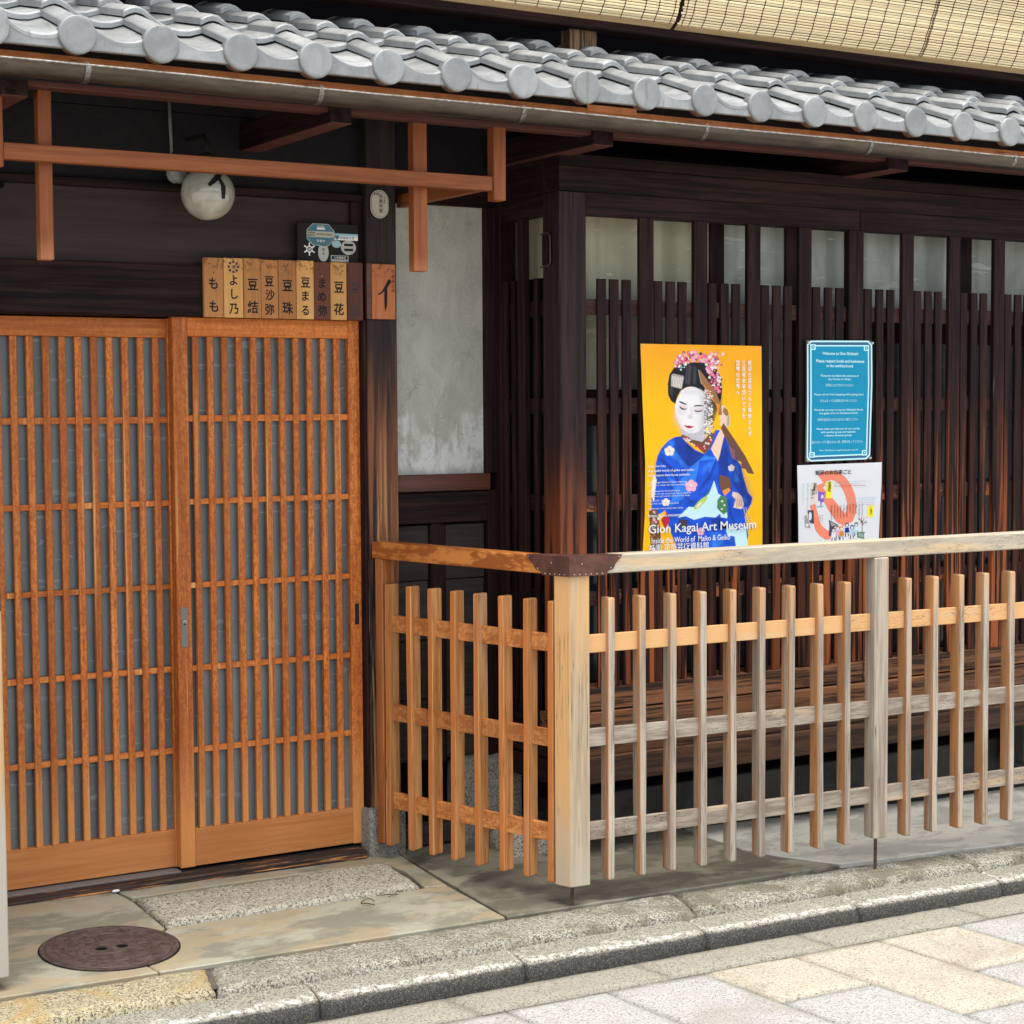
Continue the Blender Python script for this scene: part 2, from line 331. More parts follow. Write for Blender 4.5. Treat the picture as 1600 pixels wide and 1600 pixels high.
def skewbox(name, mat, parent, org, u, v, u0, u1, v0, v1, z0, z1, slope=0, bev=.0015, cache=None):
    """box in the frame of two plan directions u, v from org; z rises by slope along u"""
    bm = bmesh.new()
    def P(a, b): return (org[0]+u[0]*a+v[0]*b, org[1]+u[1]*a+v[1]*b)
    pts = [P(u0, v0), P(u1, v0), P(u1, v1), P(u0, v1)]
    zz = {P(a, b): slope*a for a in (u0, u1) for b in (v0, v1)}
    prism(bm, pts, lambda x, y: z0+zz[(x, y)], lambda x, y: z1+zz[(x, y)])
    bmesh.ops.recalc_face_normals(bm, faces=bm.faces)
    if bev: bmesh.ops.bevel(bm, geom=bm.edges[:], offset=bev, segments=1, affect='EDGES')
    return mk(name, bm, mat, parent)
def tube(bm, pts, r, n=8, cap=True):
    rings = []
    for i, p in enumerate(pts):
        p = Vector(p); a = Vector(pts[max(i-1, 0)]); b = Vector(pts[min(i+1, len(pts)-1)])
        t = (b-a).normalized(); q = t.orthogonal().normalized() if i == 0 else (q - t*q.dot(t)).normalized(); s_ = t.cross(q)
        rings.append([bm.verts.new(p+(q*math.cos(k*2*math.pi/n)+s_*math.sin(k*2*math.pi/n))*r) for k in range(n)])
    for A, B in zip(rings, rings[1:]):
        for k in range(n): bm.faces.new((A[k], A[(k+1) % n], B[(k+1) % n], B[k]))
    if cap: bm.faces.new(rings[0][::-1]); bm.faces.new(rings[-1])
def flat(bm, pts, y, mi=0):
    """flat polygon in an xz plane facing the street (-y); pts = [(x, z)...]"""
    f = bm.faces.new([bm.verts.new((x, y, z)) for x, z in pts]); f.material_index = mi
    f.normal_update()
    if f.normal.y > 0: f.normal_flip()
    return f
def disc_pts(cx, cz, rx, rz=None, n=20, a0=0, a1=360):
    rz = rz or rx
    return [(cx+rx*math.cos(R(a0+(a1-a0)*i/n)), cz+rz*math.sin(R(a0+(a1-a0)*i/n))) for i in range(n if a1-a0 == 360 else n+1)]
TXT = {}
def text(bm, s, x, z, y, size, align='LEFT', bold=0, mi=0, sx=1.0, shear=0, fn=None):
    key = (s, align, bold, shear)
    if key not in TXT:
        cu = bpy.data.curves.new('lettering', 'FONT'); cu.body = s; cu.size = 1; cu.align_x = align; cu.offset = bold; cu.shear = shear; cu.resolution_u = 3
        o = bpy.data.objects.new('lettering', cu); C.objects.link(o)
        dg = bpy.context.evaluated_depsgraph_get(); me = o.evaluated_get(dg).to_mesh()
        TXT[key] = ([tuple(v.co[:2]) for v in me.vertices], [tuple(p.vertices) for p in me.polygons])
        bpy.data.objects.remove(o); bpy.data.curves.remove(cu)
    V, P = TXT[key]
    vv = []
    for a, b in V:
        X, Z, Y = x+a*size*sx, z+b*size, y
        if fn: X, Y, Z = fn(X, Y, Z)
        vv.append(bm.verts.new((X, Y, Z)))
    for p in P:
        try: f = bm.faces.new([vv[i] for i in p]); f.material_index = mi
        except ValueError: pass
def lathe(bm, prof, c, n=24, axis='z'):
    rings = []
    for r, h in prof:
        ring = []
        for k in range(n):
            a = 2*math.pi*k/n; u, v = r*math.cos(a), r*math.sin(a)
            p = (c[0]+u, c[1]+v, c[2]+h) if axis == 'z' else (c[0]+u, c[1]+h, c[2]+v)
            ring.append(bm.verts.new(p))
        rings.append(ring)
    for A, B in zip(rings, rings[1:]):
        for k in range(n): bm.faces.new((A[k], A[(k+1) % n], B[(k+1) % n], B[k]))
    bm.faces.new(rings[0][::-1]); bm.faces.new(rings[-1])

# ================================================================== GROUND
def zg(x, y):
    return -.015*(x-2.9) + .03*max(0, min(1, (y-4.45)/.8))
def zr(x, y): return -.015*(x-2.9) - .078
def sheet_slab(name, pts, mat, parent, dz=0.0, thick=.06, f=zg, bev=.003):
    bm = bmesh.new(); prism(bm, pts, lambda x, y: f(x, y)+dz-thick, lambda x, y: f(x, y)+dz)
    bmesh.ops.recalc_face_normals(bm, faces=bm.faces)
    if bev: bmesh.ops.bevel(bm, geom=[e for e in bm.edges if all(v.co.z > f(v.co.x, v.co.y)+dz-thick*.5 for v in e.verts)], offset=bev, segments=1, affect='EDGES')
    return mk(name, bm, mat, parent)
def rough_block(name, q, nx, ny, mat, parent, f, dz, thick, amp, edge=.012, freq=38, round_=.012, bot=None):
    """stone with an uneven hand-dressed top; q = four plan corners, counter-clockwise"""
    bm = bmesh.new(); G = []
    q = [Vector((*p, 0)) for p in q]
    for j in range(ny+1):
        row = []
        for i in range(nx+1):
            u, v = i/nx, j/ny
            p = q[0]*(1-u)*(1-v)+q[1]*u*(1-v)+q[2]*u*v+q[3]*(1-u)*v
            e = min(u*(q[1]-q[0]).length, (1-u)*(q[1]-q[0]).length, v*(q[3]-q[0]).length, (1-v)*(q[3]-q[0]).length)
            n1 = mnoise.fractal(p*freq, 1, 2, 3); n2 = mnoise.noise(p*freq*.25)
            drop = round_*max(0, 1-e/max(edge, .001))**2
            if e < 1e-6: p = p+Vector((mnoise.fractal(p*24+Vector((5, 0, 0)), 1, 2, 3), mnoise.fractal(p*24, 1, 2, 3), 0))*max(amp*1.1, .0026)
            row.append(bm.verts.new((p.x, p.y, f(p.x, p.y)+dz+n1*amp+n2*amp*1.2-drop)))
        G.append(row)
    for j in range(ny):
        for i in range(nx): bm.faces.new((G[j][i], G[j][i+1], G[j+1][i+1], G[j+1][i]))
    ring = G[0][:] + [G[j][nx] for j in range(1, ny+1)] + G[ny][-2::-1] + [G[j][0] for j in range(ny-1, 0, -1)]
    low = [bm.verts.new((v.co.x, v.co.y, f(v.co.x, v.co.y)+dz-thick)) for v in ring]
    n = len(ring)
    for i in range(n): bm.faces.new((ring[(i+1) % n], ring[i], low[i], low[(i+1) % n]))
    bmesh.ops.recalc_face_normals(bm, faces=bm.faces)
    return mk(name, bm, mat, parent, smooth=True)

gr = bmesh.new(); v_ = [gr.verts.new(p) for p in ((-60, -60, .839), (90, -60, -1.411), (90, 90, -1.411), (-60, 90, .839))]
gr.faces.new(v_); g_o = mk('road', gr, 'road'); tag(g_o, kind='structure')
# sheet under the joints, following the fall of the street
bm = bmesh.new(); v_ = [bm.verts.new((x, y, zr(x, y)-.010)) for x, y in ((-.5, 1.6), (7, 1.6), (7, 4.4), (-.5, 4.4))]; bm.faces.new(v_)
tag(mk('ground', bm, 'grout'), kind='structure')
paving = tag(empty('paving', (3, 3, -.08)), kind='structure')
# border row along the kerb
xs = [-.3, .33, .94, 1.62, 2.29, 2.90, 3.495, 4.12, 4.74, 5.36, 6.0]
for a, b in zip(xs, xs[1:]):
    g = .003
    rough_block('paving_stone', [(a+g+.012, 3.975), (b-g+.012, 3.975-.004), (b-g-.012, 4.125), (a+g-.012, 4.125)], 16, 5, 'pave_grey', paving, zr, 0, .05, .0012, .01, 38, .004)
cols = [(.44, .76), (.76, 1.08), (1.08, 1.40), (1.40, 1.72), (1.72, 2.04), (2.04, 2.365), (2.365, 2.68), (2.68, 3.008), (3.008, 3.332), (3.332, 3.655), (3.655, 3.975), (3.975, 4.30), (4.30, 4.62), (4.62, 4.94), (4.94, 5.26), (5.26, 5.6)]
cuts = {(2.68, 3.008): [3.30, 2.85], (3.008, 3.332): [3.658, 3.1], (3.332, 3.655): [3.347, 2.9], (3.655, 3.975): [3.604, 3.15], (3.975, 4.30): [3.45, 3.0], (2.365, 2.68): [3.52, 3.05]}
creams = {((3.008, 3.332), 0), ((3.332, 3.655), 0), ((3.655, 3.975), 0), ((2.365, 2.68), 1), ((1.72, 2.04), 0), ((4.62, 4.94), 1), ((4.30, 4.62), 0)}
rs = random.Random(3)
for c in cols:
    ys = [3.963] + cuts.get(c, [3.963-rs.uniform(.3, .6), 2.95+rs.uniform(-.1, .1)]) + [2.5]
    for k, (t, b) in enumerate(zip(ys, ys[1:])):
        sk = lambda y: (3.96-y)*.085
        g = .0045
        rough_block('paving_stone', [(c[0]+g+sk(b), b+g), (c[1]-g+sk(b), b+g-.004), (c[1]-g+sk(t), t-g-.008), (c[0]+g+sk(t), t-g-.004)], 12, 16, 'pave_cream' if (c, k) in creams else 'pave_white', paving, zr, .001, .05, .0012, .012, 34, .005)
# kerb: smooth lower row and rough upper row
kerb = tag(empty('kerb', (3, 4.2, 0)), kind='structure')
def ya(x): return 4.466 if x < 3.0 else 4.466-.012*(x-3.0) if x < 4.0 else 4.454-.1*(x-4.0)
def yi(x): return 4.262-.012*max(0, x-2.5)
xs = [-.5, .10, .72, 1.335, 1.945, 2.565, 3.18, 3.765, 4.375, 4.98, 5.6, 6.2]
def zk(x, y): return zg(x, 4.4)
for a, b in zip(xs, xs[1:]):
    bm = bmesh.new(); nx = 30; prof = [(0, -.026), (.03, -.027), (.085, -.029), (.104, -.033), (.116, -.041), (.122, -.052), (.125, -.07), (.127, -.1)]
    G = []
    for i in range(nx+1):
        u = i/nx; x = a+.003+(b-a-.006)*u; e = min(u, 1-u)*(b-a); dr = .006*max(0, 1-e/.012)**2
        row = []
        for d_, z in prof:
            y = yi(x)-d_+.003; n = mnoise.fractal(Vector((x*30, y*30, z*30)), 1, 2, 3)*.0016
            row.append(bm.verts.new((x-.02*(d_/.12), y+(dr if z < -.04 else 0)-n*(z < -.035), zk(x, 0)+z-dr+n)))
        G.append(row)
    for i in range(nx):
        for j in range(len(prof)-1): bm.faces.new((G[i][j], G[i+1][j], G[i+1][j+1], G[i][j+1]))
    for row in (G[0], G[-1]):
        lo = bm.verts.new((row[0].co.x, row[0].co.y, row[-1].co.z)); bm.faces.new(row+[lo])
    bmesh.ops.recalc_face_normals(bm, faces=bm.faces)
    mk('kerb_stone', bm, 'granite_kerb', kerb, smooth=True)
xs = [(-.6, -.6), (.35, .30), (1.742, 1.69), (3.278, 3.21), (4.40, 4.36), (5.6, 5.6)]
for (a, a2), (b, b2) in zip(xs, xs[1:]):
    n = int((b-a)/.018)
    mm = 'granite_yellow' if a < 1 and b < 2 else 'granite_rough'
    rough_block('kerb_stone', [(a2+.004, yi(a2)+.004), (b2-.004, yi(b2)+.004), (b-.004, ya(b)-.003), (a+.004, ya(a)-.003)], n, 12, mm, kerb, lambda x, y: zk(x, y), .0, .06, .0036, .03, 36, .013)
# pavement slabs
pave = tag(empty('pavement', (2.5, 4.9, 0)), kind='structure')
bm = bmesh.new(); nx = 24; V_ = []
for j, y in enumerate((4.30, 4.45, 5.25, 6.3)):
    V_.append([bm.verts.new((-.6+i*7.2/nx, y, zg(-.6+i*7.2/nx, y)-.012)) for i in range(nx+1)])
for A, B in zip(V_, V_[1:]):
    for i in range(nx): bm.faces.new((A[i], A[i+1], B[i+1], B[i]))
mk('joint_bed', bm, 'grout', pave)
sheet_slab('slab', [(1.613, 4.471), (2.670, 4.469), (2.674, 4.818), (2.595, 4.829), (2.37, 4.819), (2.03, 4.815), (1.76, 4.806), (1.72, 4.76), (1.65, 4.66), (1.603, 4.53)], 'concrete', pave)
sheet_slab('slab', [(.2, 4.469), (1.608, 4.471), (1.598, 4.53), (1.645, 4.66), (1.60, 4.70), (1.34, 4.697), (1.2, 4.706), (.2, 4.712)], 'concrete', pave, .0004)
sheet_slab('slab', [(.2, 4.715), (1.2, 4.709), (1.34, 4.700), (1.60, 4.703), (1.648, 4.665), (1.716, 4.764), (1.752, 4.812), (1.755, 5.08), (1.740, 5.19), (1.738, 5.30), (.2, 5.30)], 'concrete', pave, .001)
sheet_slab('slab', [(1.748, 5.30), (1.750, 5.192), (1.766, 5.125), (2.06, 5.137), (2.38, 5.134), (2.612, 5.129), (2.630, 5.02), (2.602, 4.838), (2.674, 4.824), (2.705, 5.222), (2.705, 5.30)], 'concrete', pave, .0005)
sheet_slab('slab', [(2.679, 4.470), (3.95, 4.458), (3.83, 4.61), (3.765, 4.74), (3.752, 4.90), (3.752, 5.05), (3.74, 6.2), (2.711, 6.2), (2.711, 5.222)], 'concrete_damp', pave)
sheet_slab('slab', [(3.956, 4.457), (4.6, 4.39), (6.4, 4.21), (6.4, 5.0), (4.9, 4.985), (3.758, 5.05), (3.758, 4.90), (3.771, 4.741), (3.836, 4.612)], 'concrete_grey', pave, .004)
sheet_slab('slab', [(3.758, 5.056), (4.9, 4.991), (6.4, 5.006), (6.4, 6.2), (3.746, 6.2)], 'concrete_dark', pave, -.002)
rough_block('stepping_stone', [(1.766, 4.829), (2.588, 4.845), (2.614, 5.118), (1.772, 5.096)], 60, 22, 'granite_step', pave, zg, .009, .05, .0048, .02, 46, .009)

# manhole cover with two lifting holes
mh = empty('manhole_cover', (1.557, 4.709, zg(1.557, 4.709)))
tag(mh, 'round rusty iron manhole cover with two finger holes in the pavement before the left door', 'manhole cover')
MX, MY, MR = 1.557, 4.709, .186
bm = bmesh.new(); zc = zg(MX, MY)+.0045
def ringe(cx, cy, r, n):
    vs_ = [bm.verts.new((cx+r*math.cos(2*math.pi*i/n), cy+r*math.sin(2*math.pi*i/n), zc-.015*(cx+r*math.cos(2*math.pi*i/n)-MX)+.0375*(cy+r*math.sin(2*math.pi*i/n)-MY))) for i in range(n)]
    return vs_, [bm.edges.new((vs_[i], vs_[(i+1) % n])) for i in range(n)]
o_, eo = ringe(MX, MY, MR-.012, 64); h1, e1 = ringe(1.532, 4.706, .0165, 14); h2, e2 = ringe(1.590, 4.704, .0165, 14)
bmesh.ops.triangle_fill(bm, edges=eo+e1+e2, use_beauty=True)
for hh in (h1, h2):
    lo = [bm.verts.new(v.co+Vector((0, 0, -.0032))) for v in hh]
    for i in range(14): bm.faces.new((hh[i], hh[(i+1) % 14], lo[(i+1) % 14], lo[i]))
    bm.faces.new(lo).material_index = 1
for f in bm.faces:
    f.normal_update()
    if f.normal.z < -.5: f.normal_flip()
mk('lid', bm, ['lid', 'black'], mh)
bm = bmesh.new(); n = 64
def rz_(x, y): return zc-.015*(x-MX)+.0375*(y-MY)
R4 = []
for r, dz in ((MR-.011, -.004), (MR-.010, .0), (MR, .0), (MR+.001, -.02)):
    R4.append([bm.verts.new((MX+r*math.cos(2*math.pi*i/n), MY+r*math.sin(2*math.pi*i/n), rz_(MX+r*math.cos(2*math.pi*i/n), MY+r*math.sin(2*math.pi*i/n))+dz)) for i in range(n)])
for A, B in zip(R4, R4[1:]):
    for i in range(n): bm.faces.new((A[i], A[(i+1) % n], B[(i+1) % n], B[i]))
mk('rim', bm, 'lid', mh, norm=True)
bm = bmesh.new(); A = []
for r in (MR+.0005, MR+.0045): A.append([bm.verts.new((MX+r*math.cos(2*math.pi*i/64), MY+r*math.sin(2*math.pi*i/64), rz_(MX+r*math.cos(2*math.pi*i/64), MY+r*math.sin(2*math.pi*i/64))-.0027)) for i in range(64)])
for i in range(64): bm.faces.new((A[0][i], A[1][i], A[1][(i+1) % 64], A[0][(i+1) % 64]))
mk('seating_gap', bm, 'black', mh)
bm = bmesh.new()
for rr in (.168, .118, .052):
    A = [[bm.verts.new((MX+r*math.cos(2*math.pi*i/64), MY+r*math.sin(2*math.pi*i/64), rz_(MX+r*math.cos(2*math.pi*i/64), MY+r*math.sin(2*math.pi*i/64))+dz)) for i in range(64)] for r, dz in ((rr-.003, -.0005), (rr-.0015, .0016), (rr+.0015, .0016), (rr+.003, -.0005))]
    for a_, b_ in zip(A, A[1:]):
        for i in range(64): bm.faces.new((a_[i], a_[(i+1) % 64], b_[(i+1) % 64], b_[i]))
mk('raised_ring', bm, 'lid', mh, norm=True)
bm = bmesh.new()       # cast ribs and letter-like bosses worn on the lid
rl = random.Random(5)
for k in range(90):
    a = rl.uniform(0, 6.28); r = rl.uniform(.06, .155); x, y = MX+r*math.cos(a), MY+r*math.sin(a)
    if abs(y-4.705) < .03 and abs(x-1.56) < .07: continue
    l, w_ = rl.uniform(.004, .012), .0018; ang = rl.choice((0, 1.57, .4)); ca, sa = math.cos(ang), math.sin(ang)
    prism(bm, [(x+ca*i*l-sa*j*w_, y+sa*i*l+ca*j*w_) for i, j in ((-1, -1), (1, -1), (1, 1), (-1, 1))], lambda x, y: rz_(x, y)-.001, lambda x, y: rz_(x, y)+.0014)
mk('cast_relief', bm, 'lid', mh, norm=True)

# ================================================================== TOWNHOUSE
house = empty('townhouse', (3.1, 5.3, 0))
tag(house, 'old wooden townhouse front with orange lattice doors, dark lattice bay window and silver tiled eave', 'house')

# ---- sliding doors
def door(x0, x1, y, sl, swid, zoff, stileL, stileR, label, rails, locks):
    d = empty('sliding_door', ((x0+x1)/2, y, .07), house); tag(d, label)
    bx('top_rail', 'door_x', d, x0+stileL, x1-stileR, y+.001, y+.032, 1.721+zoff, 1.779+zoff)
    bx('bottom_rail', 'door_board', d, x0+stileL, x1-stileR, y+.001, y+.032, .074+zoff, .191+zoff)
    bx('stile', 'door_z', d, x0, x0+stileL, y, y+.034, .072+zoff, 1.781+zoff, .002)
    bx('stile', 'door_z', d, x1-stileR, x1, y, y+.034, .072+zoff, 1.781+zoff, .002)
    for x in sl: bx('slat', 'door_z', d, x-swid/2, x+swid/2, y+.003, y+.020, .1911+zoff, 1.7209+zoff, .0018)
    for a, b in rails: bx('cross_rail', 'door_x', d, x0+stileL, x1-stileR, y+.008, y+.024, a+zoff, b+zoff, .0012)
    bm = bmesh.new(); addbox(bm, x0+stileL-.003, x1-stileR+.003, y+.0262, y+.0295, .18+zoff, 1.73+zoff); mk('glass_pane', bm, 'door_glass', d)
    return d
RL = [(1.459, 1.479), (1.203, 1.221), (.944, .961), (.685, .703), (.429, .447)]
dl = door(1.33, 1.992, 5.300, [1.4965+.0486*k for k in range(-2, 10)], .0205, -.004, .05, .022, 'left sliding door, set a little behind the other', RL, 0)
dr_ = door(1.972, 2.606, 5.258, [2.0470+.04803*k for k in range(0, 11)], .0205, 0, .048, .040, 'right sliding door with the keyhole plate', RL, 1)
lk = bx('lock_plate', MAT['steel'] and 'conduit', dr_, 1.984, 2.006, 5.2562, 5.2605, .763, .886, .0008)
bm = bmesh.new(); lathe(bm, [(.0001, -.003), (.0062, -.003), (.0075, 0)], (1.995, 5.2558, .842), 14, 'y'); mk('keyhole', bm, 'steel', dr_, norm=True)
bm = bmesh.new(); addbox(bm, 1.9935, 1.9965, 5.2522, 5.2535, .832, .842); mk('keyhole_slot', bm, 'black', dr_)
bm = bmesh.new(); addbox(bm, 2.580, 2.594, 5.2565, 5.262, .794, .862); mk('pull_recess', bm, 'ink', dr_)

# ---- threshold
bx('threshold', 'threshold', house, 1.25, 2.588, 5.197, 5.36, -.01, .0605, .005)
bx('door_track', 'conduit', house, 1.25, 1.972, 5.255, 5.345, .0607, .0655, .001)
bx('door_track', 'ink', house, 1.974, 2.60, 5.262, 5.345, .0607, .0645, .001)  # no track here: black strip painting the shade under the right door
# ---- column and stone base
bx('column', 'oldcol', house, 2.6165, 2.7235, 5.218, 5.335, .192, 2.62, .003)
bx('door_jamb', 'dark_z', house, 2.6062, 2.6160, 5.228, 5.33, .192, 1.781, .001)
rb = rough_block('column_base', [(2.597, 5.205), (2.731, 5.205), (2.731, 5.35), (2.597, 5.35)], 16, 16, 'granite_base', house, lambda x, y: 0, .192, .19, .004, .02, 40, .006)
# ---- lintel and upper wall
bx('lintel', 'dark_x', house, .2, 2.6155, 5.228, 5.34, 1.7825, 1.936, .003)
bx('lintel_groove_board', 'dark_x', house, .2, 2.6155, 5.240, 5.36, 1.7795, 1.7822, 0)
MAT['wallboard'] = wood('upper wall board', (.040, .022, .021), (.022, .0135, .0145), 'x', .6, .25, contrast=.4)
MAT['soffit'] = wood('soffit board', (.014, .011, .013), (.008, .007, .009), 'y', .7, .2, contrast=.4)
for z0, z1 in ((1.9365, 2.158),):
    bx('wall_board', 'wallboard', house, .2, 2.6155, 5.262, 5.30, z0, z1, .001)
bx('wall_ledge', 'dark_x', house, .2, 2.6155, 5.236, 5.30, 2.1585, 2.182, .002)
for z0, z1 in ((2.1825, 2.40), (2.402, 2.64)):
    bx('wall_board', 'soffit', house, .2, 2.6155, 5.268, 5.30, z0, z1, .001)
bx('frame_stile', 'dark_z', house, 2.575, 2.6155, 5.246, 5.262, 1.9365, 2.158, .001)
bx('wall_panel', 'dark_x', house, -.6, 1.328, 5.30, 5.33, 0, 1.78, 0)
bm = bmesh.new(); addbox(bm, -.8, 2.73, 5.42, 5.45, -.05, 2.7); addbox(bm, -.8, 2.73, 5.301, 5.42, 1.96, 1.99); mk('inner_wall', bm, 'black', house)
# ---- plaster bay between column and window
bm = bmesh.new(); addbox(bm, 2.7237, 3.095, 5.292, 5.33, 1.275, 2.6); mk('plaster_wall', bm, 'plaster', house)
bx('header_rail', 'dark_x', house, 2.7237, 3.13, 5.268, 5.291, 2.168, 2.25, .002)
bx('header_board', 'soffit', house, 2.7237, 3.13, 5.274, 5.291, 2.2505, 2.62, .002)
MAT['redrail'] = wood('red brown wall rail', (.12, .034, .018), (.06, .018, .012), 'x', .45, .45)
bx('wall_rail', 'redrail', house, 2.7237, 3.100, 5.262, 5.33, 1.2185, 1.275, .003)
bx('wall_rail', 'dark_x', house, 2.7237, 3.100, 5.268, 5.33, 1.112, 1.2155, .003)
bx('wall_stud', 'dark_z', house, 3.088, 3.1245, 5.262, 5.33, .25, 1.2183, .002)
bx('wall_stud', 'dark_z', house, 3.088, 3.1245, 5.262, 5.33, 1.2755, 2.168, .002)
bx('wall_stud', 'dark_z', house, 2.872, 2.930, 5.270, 5.32, .30, 1.111, .008)
MAT['oldboard'] = wood('grey brown low board', (.055, .042, .034), (.026, .021, .02), 'x', .7, .2, contrast=.6, cracks=.8)
for i, (z0, z1) in enumerate(((.921, 1.105), (.72, .918), (.52, .717), (.31, .517))):
    for a, b in ((2.7237, 2.8715), (2.9305, 3.0875)):
        bx('wall_board', 'oldboard', house, a, b, 5.29+.004*i, 5.32, z0, z1, .002)
bx('ground_sill', 'oldboard', house, 2.735, 3.30, 5.25, 5.33, .035, .095, .003)
rough_block('foundation_stone', [(2.96, 5.225), (3.19, 5.225), (3.19, 5.40), (2.96, 5.40)], 14, 12, 'granite_base', house, lambda x, y: 0, .31, .29, .006, .03, 20, .02)
rough_block('foundation_stone', [(3.02, 5.0), (3.24, 4.98), (3.26, 5.15), (3.03, 5.17)], 14, 12, 'granite_step', house, lambda x, y: 0, .095, .09, .008, .03, 20, .02)
bm = bmesh.new(); addbox(bm, 2.7237, 6.4, 5.335, 5.36, -.05, 2.62); mk('back_wall', bm, 'black', house)
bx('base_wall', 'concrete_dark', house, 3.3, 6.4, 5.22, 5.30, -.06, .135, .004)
bx('floor_joist', 'dark_x', house, 3.3, 6.4, 5.05, 5.12, .24, .31, .003)
# ---- bay window
MAT['lattice_rail'] = wood('lattice cross rail wood', (.075, .036, .030), (.034, .018, .016), 'x', .6, .1, [((.34, .13, .055), both(lambda s, v, g: s.step(s.xyz()[2], 1.35, 1.1), patch((14, 20, 20), .52, .60)))], .7)
bay = empty('bay_window', (4.6, 4.9, 1.2), house)
BXE = 6.35
def T(name, mat, *a, **k): return bx(name, mat, bay, *a, **k)
T('corner_post', 'corner_post', 3.125, 3.2275, 4.865, 4.967, .50, 2.1865, bev=.003)
T('head_beam', 'dark_x', 3.135, 4.3945, 4.868, 4.96, 2.1175, 2.1865, bev=.001) if False else None
T('head_beam', 'dark_x', 3.228, 4.3945, 4.868, 4.935, 2.117, 2.1865, bev=.001)
T('head_beam', 'dark_x', 4.3975, BXE, 4.868, 4.935, 2.117, 2.1865, bev=.001)
T('head_board', 'dark_x', 3.1205, BXE, 4.858, 4.95, 2.187, 2.2655, bev=.002)
T('cap_board', 'dark_x', 3.115, BXE, 4.848, 4.95, 2.266, 2.303, bev=.002)
T('head_board', 'dark_y', 3.1205, 3.19, 4.9505, 5.29, 2.187, 2.2655, bev=.002)
T('cap_board', 'dark_y', 3.115, 3.19, 4.9505, 5.29, 2.266, 2.303, bev=.002)
T('head_beam', 'dark_y', 3.128, 3.18, 4.9675, 5.29, 2.120, 2.1865, bev=.001)
bm = bmesh.new(); addbox(bm, 3.12, BXE, 4.952, 5.36, 2.3035, 2.33); mk('bay_roof', bm, 'black', bay)
mains = [3.4675, 3.6925, 3.920, 4.1475, 4.388, 4.630, 4.862, 5.093, 5.325, 5.557, 5.789, 6.02]
prev = 3.2275+.0
sx = [3.2935, 3.3425, 3.3925]
for i, xm in enumerate(mains):
    wd = .056 if i != 4 else .068
    xr = xm+(.031 if i == 0 else .028)
    T('main_pole', 'pole', xr-wd, xr, 4.870, 4.8885, .5755, 2.1165, bev=.0015)
    if i+1 < len(mains):
        st = (mains[i+1]-xm)
        for q in (.228, .456, .675): sx.append(xm+st*q)
for x in sx: T('lattice_pole', 'pole', x-.0150, x+.0190, 4.876, 4.8865, .5757, 1.912, bev=.0012)
for z0, z1 in ((1.795, 1.847), (1.474, 1.526), (1.155, 1.207), (.846, .894)):
    T('cross_rail', 'lattice_rail', 3.228, BXE, 4.8870, 4.896, z0, z1, bev=.001)
# sill and skirt boards
T('sill_board', 'sill', 3.229, 4.415, 4.862, 4.99, .505, .575, bev=.002)
T('sill_board', 'sill', 4.421, BXE, 4.862, 4.99, .505, .575, bev=.002)
T('skirt_board', 'sill', 3.120, BXE, 4.852, 4.99, .425, .4995, bev=.003)
T('skirt_board', 'sill', 3.128, BXE, 4.868, 4.96, .352, .4245, bev=.003)
rs = random.Random(11)
T('skirt_board', 'sill', 3.122, 4.78, 4.858, 4.95, .262, .3515, bev=.004)
T('skirt_board', 'sill', 4.784, BXE, 4.866, 4.95, .262, .3515, bev=.004)
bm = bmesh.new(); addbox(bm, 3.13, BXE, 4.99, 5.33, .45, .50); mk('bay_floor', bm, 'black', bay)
for z0, z1 in ((.43, .50), (.345, .425), (.26, .34)):
    T('skirt_board', 'dark_y', 3.128, 3.16, 4.97, 5.25, z0, z1, bev=.002)
# inner windows
ws = [(3.23, 3.855, 'pane_cream', 1.555), (3.855, 4.19, 'pane_grey', 1.555), (4.19, 4.47, 'pane_grey', 1.56), (4.47, 5.04, 'pane_grey', 1.845), (5.04, 5.62, 'pane_grey', 1.845), (5.62, BXE, 'pane_grey', 1.845)]  # right sashes: reflection on dark glass painted as pale upper panes
for i, (a, b, m_, zs) in enumerate(ws):
    wf = T('window_sash', 'dark_z', b-.035, b+.025, 4.985, 5.01, .58, 2.13, bev=.001)
    wr = T('window_rail', 'dark_x', a+.026, b-.036, 4.985, 5.01, zs-.12, zs, bev=.001)
    bm = bmesh.new(); addbox(bm, a+.026, b-.036, 4.9945, 4.9985, zs, 2.14); mk('window_pane', bm, m_, bay)
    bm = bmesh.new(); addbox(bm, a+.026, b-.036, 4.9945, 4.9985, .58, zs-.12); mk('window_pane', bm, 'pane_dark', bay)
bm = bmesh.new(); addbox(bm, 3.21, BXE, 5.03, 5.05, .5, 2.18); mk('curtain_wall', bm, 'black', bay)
# side of the bay
T('wall_post', 'dark_z', 3.1247, 3.185, 5.236, 5.295, .50, 2.1865, bev=.002)
for a, b in ((5.214, 5.2355), (5.158, 5.182), (5.041, 5.017)):
    T('lattice_pole', 'dark_z', 3.134, 3.147, min(a, b), max(a, b), .5, 1.918, bev=.0012)
T('main_pole', 'dark_z', 3.128, 3.150, 5.088, 5.131, .5, 2.1195, bev=.0015)
for z0, z1 in ((1.795, 1.847), (1.474, 1.526), (1.155, 1.207), (.846, .894)):
    T('cross_rail', 'dark_y', 3.1505, 3.161, 4.9675, 5.235, z0, z1, bev=.001)
bm = bmesh.new(); addbox(bm, 3.200, 3.206, 4.9675, 5.308, 1.925, 2.14); mk('window_pane', bm, 'pane_cream', bay)
bm = bmesh.new(); addbox(bm, 3.197, 3.205, 4.968, 5.308, .5, 1.9245); mk('side_panel', bm, 'black', bay)
